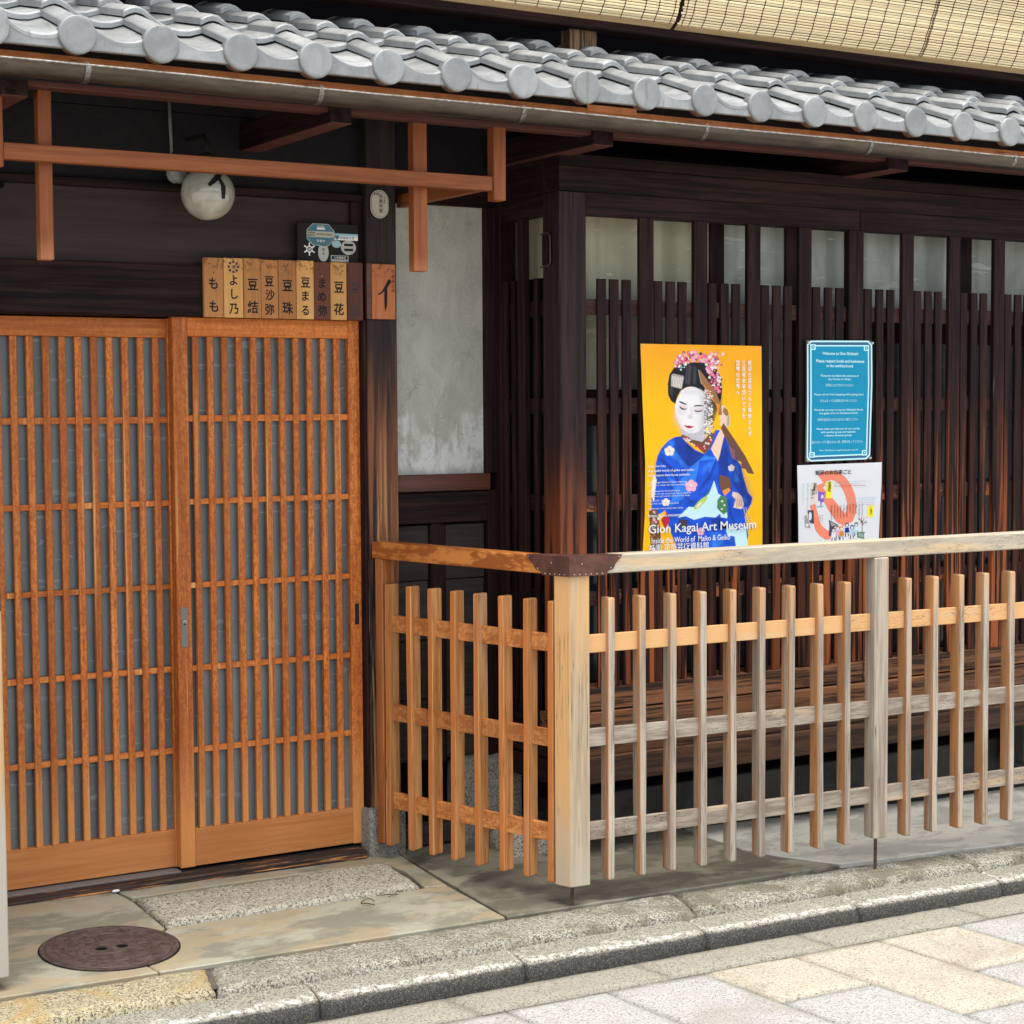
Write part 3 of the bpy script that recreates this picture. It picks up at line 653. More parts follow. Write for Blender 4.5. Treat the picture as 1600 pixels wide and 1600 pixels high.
T('sill_board', 'dark_y', 3.121, 3.19, 4.9675, 5.235, .46, .4995, bev=.002)
# hinge bracket on the side post
bm = bmesh.new(); tube(bm, [(3.128, 4.985, 2.055), (3.119, 4.965, 2.056), (3.116, 4.918, 2.056), (3.116, 4.908, 2.046), (3.116, 4.906, 1.962), (3.116, 4.918, 1.951), (3.119, 4.965, 1.95), (3.128, 4.985, 1.949)], .0022, 6); mk('bracket_loop', bm, 'rod', bay)
bm = bmesh.new(); addbox(bm, 3.117, 3.1235, 4.914, 4.957, 1.955, 2.053); mk('wooden_block', bm, 'dark_z', bay)

# ---- upper storey strip
up = empty('upper_storey', (3.5, 5.2, 2.7), house)
bx('sill_beam', 'dark_x', up, -.2, 6.6, 5.060, 5.16, 2.757, 2.90, .004)
for x in (1.00, 3.372, 5.75): bx('upper_post', 'upper_post', up, x-.055, x+.055, 5.095, 5.155, 2.62, 2.7565, .003)
bm = bmesh.new(); addbox(bm, -.2, 6.6, 5.36, 5.40, 2.4, 4.2); mk('upper_wall', bm, 'black', up)
bx('upper_beam', 'dark_x', up, -.2, 6.6, 4.84, 4.90, 3.13, 3.19, .003)
bm = bmesh.new(); addbox(bm, -.3, 6.7, 4.97, 5.5, 3.56, 3.60); mk('upper_eave', bm, 'dark_x', up)

# ---- roof
roof = empty('lower_roof', (3.3, 4.9, 2.5), house)
prof = [(0, .034), (.008, .0385), (.02, .0450), (.035, .0495), (.052, .0465), (.070, .036), (.090, .0205), (.112, .0085), (.135, .002), (.160, 0), (.185, .0025), (.208, .010), (.226, .0160)]
def tile_mesh(x0, y0, zc, L_, sl, th, hump=.0):
    """one curved pantile: x0 left edge, y0 front edge, zc height of the hump crest at the front"""
    bm = bmesh.new(); zb = zc-.0495; rows = []
    for y_, dz in ((0, -.006), (.003, -.0015), (.010, .0025), (L_*.5, .5*L_*sl), (L_, L_*sl)):
        top = [bm.verts.new((x0+u, y0+y_, zb+h+dz)) for u, h in prof]
        bot = [bm.verts.new((x0+u, y0+y_, zb+h+dz-(th if y_ else th-.006))) for u, h in prof]
        rows.append((top, bot))
    n = len(prof)
    for (t1, b1), (t2, b2) in zip(rows, rows[1:]):
        for i in range(n-1):
            bm.faces.new((t1[i], t1[i+1], t2[i+1], t2[i])); bm.faces.new((b1[i+1], b1[i], b2[i], b2[i+1]))
        bm.faces.new((t1[0], t2[0], b2[0], b1[0])); bm.faces.new((t2[-1], t1[-1], b1[-1], b2[-1]))
    for (t, b), fl in ((rows[0], 0), (rows[-1], 1)):
        for i in range(n-1):
            q = (b[i], b[i+1], t[i+1], t[i]); bm.faces.new(q[::-1] if fl else q)
    bmesh.ops.recalc_face_normals(bm, faces=bm.faces)
    for f in bm.faces:
        c = f.calc_center_median(); f.smooth = abs(f.normal.z) > .5
    return bm
PX = .2175; X0 = 1.4355
rowsd = [(4.460, 2.4785, .20, .34, .0145), (4.640, 2.5640, .225, .225, .017), (4.834, 2.6270, .225, .225, .017), (5.030, 2.690, .21, .225, .017)]
first = []
for r, (y0, zc, L_, sl_, th_) in enumerate(rowsd):
    src = None
    for k in range(-6, 23):
        x = X0+PX*k-.035
        jx, jy, jz = random.uniform(-.0015, .0015), random.uniform(-.002, .002), random.uniform(-.0012, .0012)
        if src is None:
            src = mk('roof_tile', tile_mesh(x, y0, zc, L_, sl_, th_), 'tile', roof)
            base = WL[src.name].copy(); bk_ = k
            o = src
        else:
            o = inst(src, 'roof_tile', base+Vector(((k-bk_)*PX+jx, jy, jz)), roof)
            o.rotation_euler = (random.uniform(-.006, .006), random.uniform(-.008, .008), random.uniform(-.006, .006))
# eave aprons and round end discs
srcA = srcD = None
for k in range(-6, 23):
    xd = X0+PX*k
    if srcA is None:
        bm = bmesh.new(); xa = xd-.035; zb = 2.4785-.0495; T_, B_ = [], []
        for u, h in prof:
            T_.append((xa+u, zb+h-.003)); B_.append((xa+u, 2.397))
        for yy in (4.461, 4.474):
            pass
        f_ = [bm.verts.new((x, 4.4595, z)) for x, z in T_]; fb = [bm.verts.new((x, 4.4595, z)) for x, z in B_]
        k_ = [bm.verts.new((x, 4.475, z)) for x, z in T_]; kb = [bm.verts.new((x, 4.475, z)) for x, z in B_]
        for i in range(len(prof)-1):
            bm.faces.new((f_[i], fb[i], fb[i+1], f_[i+1])); bm.faces.new((k_[i+1], kb[i+1], kb[i], k_[i]))
            bm.faces.new((f_[i], f_[i+1], k_[i+1], k_[i])); bm.faces.new((fb[i+1], fb[i], kb[i], kb[i+1]))
        bm.faces.new((f_[0], k_[0], kb[0], fb[0])); bm.faces.new((f_[-1], fb[-1], kb[-1], k_[-1]))
        bmesh.ops.recalc_face_normals(bm, faces=bm.faces)
        bmesh.ops.bevel(bm, geom=[e for e in bm.edges if e.verts[0].co.y < 4.46 and e.verts[1].co.y < 4.46 and e.is_manifold and not all(f.normal.y < -.9 for f in e.link_faces)], offset=.002, segments=1, affect='EDGES')
        srcA = mk('tile_apron', bm, 'tile', roof); ba = WL[srcA.name].copy()
        bm = bmesh.new()
        lathe(bm, [(.0005, -.0170), (.040, -.0172), (.0450, -.0165), (.0478, -.014), (.0485, -.010), (.0485, -.004), (.046, -.003), (.046, .022)], (xd, 4.465, 2.4315), 40, 'y')
        srcD = mk('tile_end_disc', bm, 'tile', roof, smooth=False, norm=True); bd = WL[srcD.name].copy(); ka = k
        for p in srcD.data.polygons: p.use_smooth = abs(p.normal.y) < .95
    else:
        inst(srcA, 'tile_apron', ba+Vector(((k-ka)*PX, random.uniform(-.002, .001), random.uniform(-.0012, .0012))), roof)
        o = inst(srcD, 'tile_end_disc', bd+Vector(((k-ka)*PX+random.uniform(-.002, .002), random.uniform(-.002, .002), random.uniform(-.0015, .0015))), roof)
# roof deck, fascia, beam, brackets
bm = bmesh.new(); v_ = [(4.490, 2.414), (5.36, 2.640), (5.36, 2.620), (4.490, 2.398)]
A = [bm.verts.new((-.2, y, z)) for y, z in v_]; B = [bm.verts.new((6.6, y, z)) for y, z in v_]
bm.faces.new(A); bm.faces.new(B[::-1])
for i in range(4): bm.faces.new((A[i], B[i], B[(i+1) % 4], A[(i+1) % 4]))
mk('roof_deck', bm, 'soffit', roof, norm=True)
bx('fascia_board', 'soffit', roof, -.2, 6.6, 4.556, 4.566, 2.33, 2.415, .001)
bx('eave_beam', 'beam_red', roof, 1.33, 6.6, 4.625, 4.685, 2.3265, 2.398, .002)
for a, b in ((.2, .27), (1.285, 1.355), (2.204, 2.270), (3.088, 3.162), (4.292, 4.383), (5.35, 5.43)):
    bx('bracket_arm', 'beam_red' if 0 else 'dark_y', roof, a, b, 4.612, 5.30, 2.298, 2.378, .002)
MAT['under'] = MAT['beam_red']
for a, b in ((1.285, 1.355), (2.204, 2.270), (3.088, 3.162), (4.292, 4.383)):
    bx('bracket_shoe', 'beam_red', roof, a+.001, b-.001, 4.614, 5.25, 2.2955, 2.2978, 0)  # thin red sheet painting the bounce light on the arm undersides

# ---- gutter
gut = empty('gutter', (3.2, 4.5, 2.33), house)
def gz(x): return 2.3595-.003*(x-1.24)
def GA(k, n, a0, a1): return R(a0+(a1-a0)*k/n)
def gutter_mesh(x0, x1, r, a0, a1, mi):
    bm = bmesh.new(); n = 14; nx = max(2, int((x1-x0)/.2)); rows = []
    for i in range(nx+1):
        x = x0+(x1-x0)*i/nx; w_ = .0012*math.sin(x*5.1)+.0008*math.sin(x*13)
        rows.append([bm.verts.new((x, 4.494+r*math.cos(GA(k, n, a0, a1)), gz(x)+w_+r*math.sin(GA(k, n, a0, a1)))) for k in range(n+1)])
    for A, B in zip(rows, rows[1:]):
        for k in range(n): bm.faces.new((A[k], A[k+1], B[k+1], B[k]))
    bmesh.ops.recalc_face_normals(bm, faces=bm.faces)
    return bm
jx = [-.2, .823, 1.463, 2.106, 2.746, 3.404, 4.074, 4.734, 5.40, 6.6]
for a, b in zip(jx, jx[1:]):
    mk('gutter_trough', gutter_mesh(a+.0005, b-.0005, .0365, 178, 362, 0), 'copper_old', gut, smooth=True)
mk('gutter_lining', gutter_mesh(-.2, 6.6, .0352, 180, 360, 0), 'copper_bright', gut, smooth=True)
bm = bmesh.new(); A = [[bm.verts.new((x, y, gz(x)+dz)) for y, dz in ((4.530, -.006), (4.5475, .0375), (4.5490, .0375), (4.5395, -.006))] for x in (-.2, 6.6)]
for q in range(4): bm.faces.new((A[0][q], A[0][(q+1) % 4], A[1][(q+1) % 4], A[1][q]))
mk('back_flashing', bm, 'copper_bright', gut, norm=True)
bm = bmesh.new(); tube(bm, [(x/10, 4.4585, gz(x/10)+.0015+.0012*math.sin(x/10*5.1)) for x in range(-2, 67)], .0028, 8); mk('gutter_bead', bm, 'steel', gut, smooth=True)
for x in jx[1:-1]:
    bm = bmesh.new(); n = 16; V_ = []
    for w_ in (-.007, .007):
        V_.append([(bm.verts.new((x+w_, 4.494+rr*math.cos(R(172+180*k/n)), gz(x)+rr*math.sin(R(172+180*k/n))))) for rr in (.0378,) for k in range(n+1)])
    for k in range(n): bm.faces.new((V_[0][k], V_[0][k+1], V_[1][k+1], V_[1][k]))
    ext = bmesh.ops.solidify(bm, geom=bm.faces[:], thickness=.0018)
    st = mk('gutter_strap', bm, 'steel', gut, norm=True)
    bm = bmesh.new(); tube(bm, [(x-.03, 4.52, gz(x)+.022), (x-.012, 4.475, gz(x)+.014), (x-.002, 4.457, gz(x)+.008), (x+.001, 4.4555, gz(x)-.002), (x-.004, 4.457, gz(x)-.012)], .0014, 6); mk('strap_wire', bm, 'steel', gut)
bm = bmesh.new(); addbox(bm, 3.02, 3.20, 4.5440, 4.5455, 2.372, 2.402); mk('lining_patch', bm, 'copper_bright', gut)

# ================================================================== BAMBOO BLINDS
MAT['bamboo'] = wood('split bamboo', (.92, .78, .50), (.84, .66, .38), 'x', .45, .4, [((.50, .28, .13), patch((1.1, 8, 90), .62, .70, .5))], .4, .2, .5)
MAT['bamboo_edge'] = wood('bamboo edge lath', (.60, .42, .22), (.45, .30, .15), 'x', .55, .3)
MAT['cord'] = simple('dark red brown cord', (.05, .02, .018), .8, .1)
bprof = [(5.020, 2.779), (4.998, 2.790), (4.985, 2.803), (4.975, 2.820), (4.965, 2.842), (4.95, 2.875), (4.93, 2.92), (4.905, 2.975), (4.875, 3.04), (4.85, 3.10), (4.835, 3.14)]
def bpos(s_):
    acc = 0
    for (y0, z0), (y1, z1) in zip(bprof, bprof[1:]):
        l = math.hypot(y1-y0, z1-z0)
        if s_ <= acc+l: t = (s_-acc)/l; return y0+(y1-y0)*t, z0+(z1-z0)*t, (y1-y0)/l, (z1-z0)/l
        acc += l
    return (*bprof[-1], 0, 1)
BL = sum(math.hypot(b[0]-a[0], b[1]-a[1]) for a, b in zip(bprof, bprof[1:]))
def blind(x0, x1, cords, label):
    b = empty('bamboo_blind', ((x0+x1)/2, 4.95, 2.79)); tag(b, label, 'bamboo blind', 'bamboo blinds hanging over the tiled eave')
    pitch = .0096; s_ = .0080; k = 0
    r = random.Random(int(x0*100))
    while s_ < BL-.01:
        y, z, ty, tz = bpos(s_); h = .0038+r.uniform(-.0005, .0005)
        bm = bmesh.new(); e0, e1 = x0+r.uniform(-.003, .003), x1+r.uniform(-.003, .003)
        ny, nz = -tz, ty      # outward
        wob = [r.uniform(-.0006, .0006) for _ in range(4)]
        n = 3; rows = []
        for i in range(n+1):
            x = e0+(e1-e0)*i/n; w_ = wob[i]
            rows.append([bm.verts.new((x, y+ty*(c*h+w_)+ny*d, z+tz*(c*h+w_)+nz*d)) for c, d in ((-1, 0), (-.5, .0016), (.5, .0016), (1, 0), (0, -.001))])
        for A, B in zip(rows, rows[1:]):
            for q in range(5): bm.faces.new((A[q], A[(q+1) % 5], B[(q+1) % 5], B[q]))
        bm.faces.new(rows[0]); bm.faces.new(rows[-1][::-1])
        mk('bamboo_slat', bm, 'bamboo', b, norm=True); s_ += pitch; k += 1
    # bottom lath
    bm = bmesh.new(); y, z, ty, tz = bpos(.0)
    for i in range(1):
        P_ = [bm.verts.new((x, y+dy, z+dz)) for x in (x0, x1) for dy, dz in ((0, -.004), (-.004, -.003), (-.022, .0075), (-.018, .010))]
        for q in range(4): bm.faces.new((P_[q], P_[(q+1) % 4], P_[4+(q+1) % 4], P_[4+q]))
        bm.faces.new(P_[:4]); bm.faces.new(P_[4:][::-1])
    mk('edge_lath', bm, 'bamboo_edge', b, norm=True)
    for x in cords:
        pts = []
        for i in range(26):
            s_ = BL*i/25*.98; y, z, ty, tz = bpos(s_); pts.append((x+.0012*math.sin(i*1.7), y-tz*.0022, z+ty*.0022))
        bm = bmesh.new(); tube(bm, pts, .0015, 5); mk('cord', bm, 'cord', b)
blind(1.62, 3.672, [1.65+.082*k for k in range(0, 24)]+[3.59, 3.655], 'left bamboo blind above the tiled eave, ending at the narrow gap')
blind(3.690, 6.2, [3.705, 3.735]+[3.79+.078*k for k in range(0, 31)]+[4.81, 4.795], 'right bamboo blind above the tiled eave, wider one with close cords')

# ================================================================== HANGING FRAME UNDER THE EAVE
fr = empty('hanging_frame', (2.05, 4.65, 2.13))
tag(fr, 'red brown wooden frame hanging under the eave before the doors', 'wooden frame')
bx('rail', 'red_x', fr, 1.2955, 2.748, 4.642, 4.675, 2.140, 2.182, .002)
bx('hanger', 'red_z', fr, 1.397, 1.433, 4.6760, 4.712, 1.890, 2.33, .002)
bx('hanger', 'red_z', fr, 2.500, 2.545, 4.6760, 4.712, 1.897, 2.33, .002)
bx('end_post', 'red_z', fr, 2.7485, 2.790, 4.636, 4.676, 2.112, 2.345, .002)
bx('end_post', 'red_z', fr, 1.250, 1.2950, 4.636, 4.676, 2.118, 2.345, .002)
bx('side_rail', 'red_y', fr, 2.752, 2.776, 4.6765, 5.267, 2.150, 2.192, .002)
bx('side_rail', 'red_y', fr, 1.262, 1.286, 4.6765, 5.262, 2.150, 2.192, .002)

# ================================================================== LAMP, CONDUIT, PLATES
def lamp_mat():
    s = NT('milky glass globe'); v = s.pos
    n = s.noise(v, 9, 4, .6, 1.2)
    s.b.inputs['Coat Weight'].default_value = .5
    return s.fin(s.mix(s.step(n, .35, .65), (.31, .30, .25), (.44, .43, .37)), .12, .6)
MAT['globe'] = lamp_mat()
lamp = empty('globe_lamp', (2.031, 5.1, 2.06))
tag(lamp, 'round milky glass lamp with a black brushed character, hanging under the eave', 'lamp')
bm = bmesh.new(); prof_ = []
for i in range(21):
    a = R(-90+180*i/20*.93); prof_.append((max(.0004, .0805*math.cos(a)), .0795*math.sin(a)))
lathe(bm, prof_, (2.031, 5.1, 2.139), 40); mk('globe', bm, 'globe', lamp, smooth=True)
bm = bmesh.new(); lathe(bm, [(.022, .072), (.034, .074), (.034, .100), (.030, .112), (.012, .118)], (2.031, 5.1, 2.139), 24); mk('holder', bm, 'ink', lamp, norm=True)
bm = bmesh.new(); tube(bm, [(2.031, 5.1, 2.25), (2.031, 5.1, 2.29), (2.031, 5.13, 2.315), (2.031, 5.262, 2.32)], .007, 8); mk('arm', bm, 'ink', lamp, smooth=True)
bm = bmesh.new()
gc = Vector((2.031, 5.1, 2.139))
def onball(x, z):
    dx, dz = x-gc.x, z-gc.z; rr = .0815**2-dx*dx-dz*dz
    return bm.verts.new((x, gc.y-math.sqrt(max(rr, 1e-5)), z))
def stroke(pts, rot=-.0):
    A = [(onball(x-w_*nx_, z-w_*nz_), onball(x+w_*nx_, z+w_*nz_)) for x, z, w_, nx_, nz_ in pts]
    for (a, b), (c, d) in zip(A, A[1:]): bm.faces.new((a, b, d, c))
s1 = [(2.031+.018-.041*t-.004*t*t, 2.139+.055-.036*t-.004*t*t, .0035+.0056*math.sin(.5+t*2.2)*(1-t*.45), .64, -.77) for t in [i/10 for i in range(11)]]
s2 = [(2.031+.006+.0115*min(1, t*2.4), 2.139+.042-.064*t, .0068-.0012*math.cos(t*6), 1, 0) for t in [i/12 for i in range(13)]]
stroke(s1); stroke(s2); mk('brushed_character', bm, 'ink', lamp, norm=True)
cd = empty('cable_conduit', (1.971, 5.22, 2.2)); tag(cd, 'thin grey electric conduit with porcelain fitting on the upper wall, left of the globe lamp', 'conduit')
bm = bmesh.new(); tube(bm, [(1.964, 5.235, 2.46), (1.971, 5.235, 2.25)], .0052, 8); mk('pipe', bm, 'conduit', cd, smooth=True)
bm = bmesh.new(); lathe(bm, [(.006, .062), (.020, .058), (.030, .045), (.031, .025), (.026, .01), (.012, 0)], (1.974, 5.205, 2.178), 22); mk('fitting', bm, 'porcelain', cd, smooth=True, norm=True)
bm = bmesh.new(); tube(bm, [(1.974, 5.205, 2.232), (1.973, 5.222, 2.252), (1.972, 5.235, 2.275)], .004, 6); mk('lead', bm, 'ink', cd)
sc_ = empty('cable_holder', (1.470, 5.225, 2.15)); tag(sc_, 'small dark round cable holder on the upper wall at the far left', 'cable holder')
bm = bmesh.new(); lathe(bm, [(.002, -.008), (.008, -.008), (.011, -.002), (.011, .010)], (1.468, 5.258, 2.235), 14, 'y'); mk('socket', bm, 'conduit', sc_, norm=True)
bm = bmesh.new(); lathe(bm, [(.002, -.012), (.010, -.010), (.010, .01)], (1.455, 5.255, 2.148), 12, 'y'); mk('knob', bm, 'black', sc_, norm=True)

ov = empty('oval_door_plate', (2.6615, 5.215, 2.108)); tag(ov, 'small oval cream plate with black writing at the top of the wooden column', 'plate')
def capsule(cx, cz, rx, hz, n=12):
    p = []
    for i in range(n+1): a = math.pi*i/n; p.append((cx+rx*math.cos(a), cz+hz+rx*math.sin(a)))
    for i in range(n+1): a = math.pi+math.pi*i/n; p.append((cx+rx*math.cos(a), cz-hz+rx*math.sin(a)))
    return p
def plate(bm, pts, y0, y1, mi=0):
    f = [bm.verts.new((x, y0, z)) for x, z in pts]; b = [bm.verts.new((x, y1, z)) for x, z in pts]; n = len(pts)
    bm.faces.new(f).material_index = mi; bm.faces.new(b[::-1]).material_index = mi
    for i in range(n): bm.faces.new((f[i], b[i], b[(i+1) % n], f[(i+1) % n])).material_index = mi
OC = (2.6615, 2.152)
bm = bmesh.new(); plate(bm, capsule(*OC, .035, .013), 5.214, 5.2178); mk('rim', bm, 'ink', ov, norm=True)
MAT['cream_paint'] = varied('cream enamel', (.52, .50, .41), (.44, .42, .34), 20, .45)
bm = bmesh.new(); plate(bm, capsule(*OC, .0325, .013), 5.2125, 5.2139); mk('face', bm, 'cream_paint', ov, norm=True)
bm = bmesh.new(); plate(bm, capsule(*OC, .0295, .0125), 5.2120, 5.2124, 0); mk('inner_line', bm, 'ink', ov, norm=True)
bm = bmesh.new(); plate(bm, capsule(*OC, .0285, .0125), 5.2114, 5.2119, 0); mk('inner_face', bm, 'cream_paint', ov, norm=True)
bm = bmesh.new()
for i, ch in enumerate('祇園甲部'): text(bm, ch, OC[0]+.004, OC[1]+.020-.0155*i, 5.2110, .014, 'CENTER', .01)
for i, ch in enumerate('お茶屋'): text(bm, ch, OC[0]+.017, OC[1]+.018-.009*i, 5.2110, .008, 'CENTER', .01)
text(bm, '京都', OC[0]-.012, OC[1]+.028, 5.2110, .010, 'CENTER', .01)
mk('lettering', bm, 'ink', ov)

sb = empty('sticker_board', (2.486, 5.24, 1.96)); tag(sb, 'small black board with blue and silver stickers above the row of name plaques', 'sign board')
bx('board', 'ink', sb, 2.379, 2.590, 5.2285, 5.238, 1.962, 2.083, .001)
MAT['stk_blue'] = simple('blue sticker print', (.045, .16, .22), .4); MAT['stk_cyan'] = simple('pale blue sticker print', (.25, .50, .58), .4)
MAT['stk_silver'] = simple('silver sticker print', (.42, .42, .38), .35); MAT['stk_cream'] = simple('cream sticker print', (.46, .46, .38), .5)
yb = 5.2278
def stk(pts_list, name='sticker'):
    bm = bmesh.new(); mats = []
    for i, (pts, m_) in enumerate(pts_list):
        if m_ not in mats: mats.append(m_)
        flat(bm, pts, yb-.0004*i, mats.index(m_))
    return bm, mats
def octo(cx, cz, w_, h_, c): return [(cx-w_+c, cz-h_), (cx+w_-c, cz-h_), (cx+w_, cz-h_+c), (cx+w_, cz+h_-c), (cx+w_-c, cz+h_), (cx-w_+c, cz+h_), (cx-w_, cz+h_-c), (cx-w_, cz-h_+c)]
bm, ms = stk([(octo(2.459, 2.047, .0485, .0345, .021), 'stk_cream'), (octo(2.459, 2.047, .0465, .0325, .020), 'stk_blue'), ([(2.4135, 2.039), (2.5045, 2.039), (2.5045, 2.057), (2.4135, 2.057)], 'stk_cream')])
ms.append('ink'); ms.append('white_print')
text(bm, '京都花街', 2.4145, 2.0495, yb-.0018, .0062, 'LEFT', .01, 2); text(bm, '祇園甲部', 2.4145, 2.0415, yb-.0018, .0062, 'LEFT', .01, 2); text(bm, 'KYOTO-GION', 2.444, 2.0450, yb-.0018, .0085, 'LEFT', .005, 2)
flat(bm, [(2.445, 2.063), (2.474, 2.063), (2.474, 2.069), (2.445, 2.069)], yb-.0018, 3); text(bm, '防犯連絡', 2.459, 2.0705, yb-.0018, .006, 'CENTER', .01, 3); text(bm, '祇 園 町', 2.459, 2.024, yb-.0018, .0085, 'CENTER', .01, 3)
mk('sticker', bm, ms, sb)
bm, ms = stk([([(2.506, 2.0325), (2.590, 2.0325), (2.590, 2.0535), (2.506, 2.0535)], 'white_print'), ([(2.506, 2.047), (2.590, 2.047), (2.590, 2.0535), (2.506, 2.0535)], 'stk_cyan')])
ms += ['stk_blue']; text(bm, '♥', 2.507, 2.0355, yb-.0012, .014, 'LEFT', .01, 2); text(bm, '日本赤十字', 2.525, 2.0365, yb-.0012, .0105, 'LEFT', .01, 2); mk('sticker', bm, ms, sb)
bm, ms = stk([(disc_pts(2.514, 2.0195, .0165, .0115), 'stk_cream'), (disc_pts(2.514, 2.0195, .0145, .0098), 'stk_cyan')]); mk('sticker', bm, ms, sb)
bm, ms = stk([(disc_pts(2.556, 2.010, .0265, .023, 28), 'stk_silver'), ([(2.541, 2.0145), (2.573, 2.0145), (2.573, 2.0225), (2.541, 2.0225)], 'ink'), ([(2.541, 1.9985), (2.573, 1.9985), (2.573, 2.0065), (2.541, 2.0065)], 'ink')]); mk('sticker', bm, ms, sb)
bm, ms = stk([(disc_pts(2.468, 1.992, .0185, .030, 24), 'stk_silver')]); ms += ['ink']
for i, ch in enumerate('防火'): text(bm, ch, 2.468, 1.997-.012*i, yb-.001, .009, 'CENTER', .01, 1)
mk('sticker', bm, ms, sb)
st_pts = []
for i in range(12): r_ = .019 if i % 2 == 0 else .0085; st_pts.append((2.4195+r_*math.cos(R(30*i+90)), 2.000+r_*math.sin(R(30*i+90))))
bm, ms = stk([(st_pts, 'white_print'), (disc_pts(2.4195, 2.000, .0105, .0105, 16), 'white_print'), (disc_pts(2.4195, 2.000, .0075, .0075, 16), 'ink'), (disc_pts(2.4195, 2.000, .005, .005, 12), 'stk_silver')])
for i in range(6): flat(bm, disc_pts(2.4195+.018*math.cos(R(60*i+30)), 2.000+.018*math.sin(R(60*i+30)), .0028, .0028, 8), yb-.0002, 0)
mk('sticker', bm, ms, sb)
bm, ms = stk([([(2.494, 1.9635), (2.556, 1.9635), (2.556, 1.984), (2.494, 1.984)], 'stk_silver'), ([(2.497, 1.9715), (2.553, 1.9715), (2.553, 1.982), (2.497, 1.982)], 'ink')]); ms += ['white_print']
text(bm, '公安委員会', 2.525, 1.9735, yb-.0014, .0085, 'CENTER', .005, 2); mk('sticker', bm, ms, sb)

# ---- name plaques
PL = [(318, 'もも', 'a', 'leftmost wooden name plaque, orange, with two identical curly characters'),
      (350, 'よし乃', 'b', 'palest yellow name plaque with a round flower crest at its top'),
      (378, '豆結', 'a', 'orange name plaque with two characters, right of the pale crested one'),
      (405, '豆沙弥', 'c', 'brownish name plaque with three dense characters, fourth from the left'),
      (432, '豆珠', 'c', 'orange brown name plaque with two bold characters, fifth from the left'),
      (461, '豆まる', 'b', 'light orange name plaque with three thin characters, left of the red brown one'),
      (490, 'まめ弥', 'd2', 'red brown name plaque with three characters between two light ones'),
      (517, '豆花', 'b', 'light orange name plaque with two spaced characters, left of the darkest plaque'),
      (543, '豆弘', 'd', 'darkest red name plaque with faded characters at the right end of the row')]
MAT['plaque_d2'] = wood('name plaque wood red', (.20, .06, .028), (.13, .04, .02), 'z', .55, .3, contrast=.4)
xe = [q*.99494 for q in (2.069, 2.1335, 2.1985, 2.2575, 2.3165, 2.3775, 2.4385, 2.4965, 2.5545, 2.612)]
MAT['ink_fade'] = simple('faded ink', (.030, .018, .018), .6)
for i, (_, s_, m_, lab) in enumerate(PL):
    a, b = xe[i]+.0008, xe[i+1]-.0008; ztop = 1.960+.0012*(i % 3); y0 = 5.2135-.0015*((i*7) % 3)
    p = empty('name_plaque', ((a+b)/2, 5.22, 1.78)); tag(p, lab, 'name plaque', 'wooden name plaques above the right door')
    bx('board', 'plaque_'+m_, p, a, b, y0, 5.2275, 1.7785, ztop, .0012)
    bm = bmesh.new(); n = len(s_); cx = (a+b)/2
    zs = {2: [1.867, 1.797], 3: [1.880, 1.838, 1.793]}[n]; sz = .040 if n == 2 else .036
    for ch, z in zip(s_, zs):
        text(bm, ch, cx+random.uniform(-.0015, .0015), z, y0-.0006, sz*(1.0 if ch not in 'しもよるまめ' else .98), 'CENTER', .022, 0, .92)
    mk('lettering', bm, 'ink_fade' if m_ == 'd' else 'ink', p)
    if i == 1:
        bm = bmesh.new()
        for k in range(8): flat(bm, disc_pts(cx+.0155*math.cos(R(45*k)), 1.934+.0155*math.sin(R(45*k)), .0042, .0042, 8), y0-.0006)
        text(bm, '甲', cx, 1.929, y0-.0006, .012, 'CENTER', .01); mk('crest', bm, 'ink_fade', p)
    elif i in (6, 7):
        bm = bmesh.new()
        for k in range(6): flat(bm, disc_pts(cx+.013*math.cos(R(60*k)), 1.934+.013*math.sin(R(60*k)), .0045, .0045, 8), y0-.0006)
        mk('crest', bm, 'plaque_'+('d' if i == 6 else 'a'), p)
    if i in (0, 3, 5, 6):
        bm = bmesh.new(); lathe(bm, [(.0004, -.0016), (.0016, -.0012), (.0018, .001)], (cx, y0-.0005, 1.915), 8, 'y'); mk('nail', bm, 'nail' if i else 'ink', p, norm=True)
SK = 5.2/5.24
hs = empty('house_sign', (2.687, 5.2, 1.78)); tag(hs, 'wider orange wooden sign with one large brushed stroke character on the column', 'sign')
bx('board', 'plaque_e', hs, 2.6455*SK, 2.7305*SK, 5.200, 5.2172, 1.7835, 1.960, .0015)
bx('backing', 'redrail', hs, 2.6285*SK, 2.6450*SK, 5.204, 5.2172, 1.7835, 1.962, .001)
bm = bmesh.new()
pts = [(2.666, 1.864), (2.680, 1.872), (2.694, 1.893), (2.7025, 1.909), (2.7095, 1.913), (2.7145, 1.902), (2.703, 1.888), (2.692, 1.875), (2.678, 1.864), (2.668, 1.860)]
flat(bm, [(x*SK, z) for x, z in pts], 5.1993); flat(bm, [(x*SK, z) for x, z in [(2.690, 1.878), (2.7000, 1.886), (2.7000, 1.858), (2.6985, 1.826), (2.692, 1.806), (2.689, 1.83), (2.6885, 1.86)]], 5.1990)
for i, ch in enumerate('祇園石段'): text(bm, ch, 2.7215*SK, 1.915-.0145*i, 5.1993, .013, 'CENTER', .0)
mk('lettering', bm, 'ink', hs)

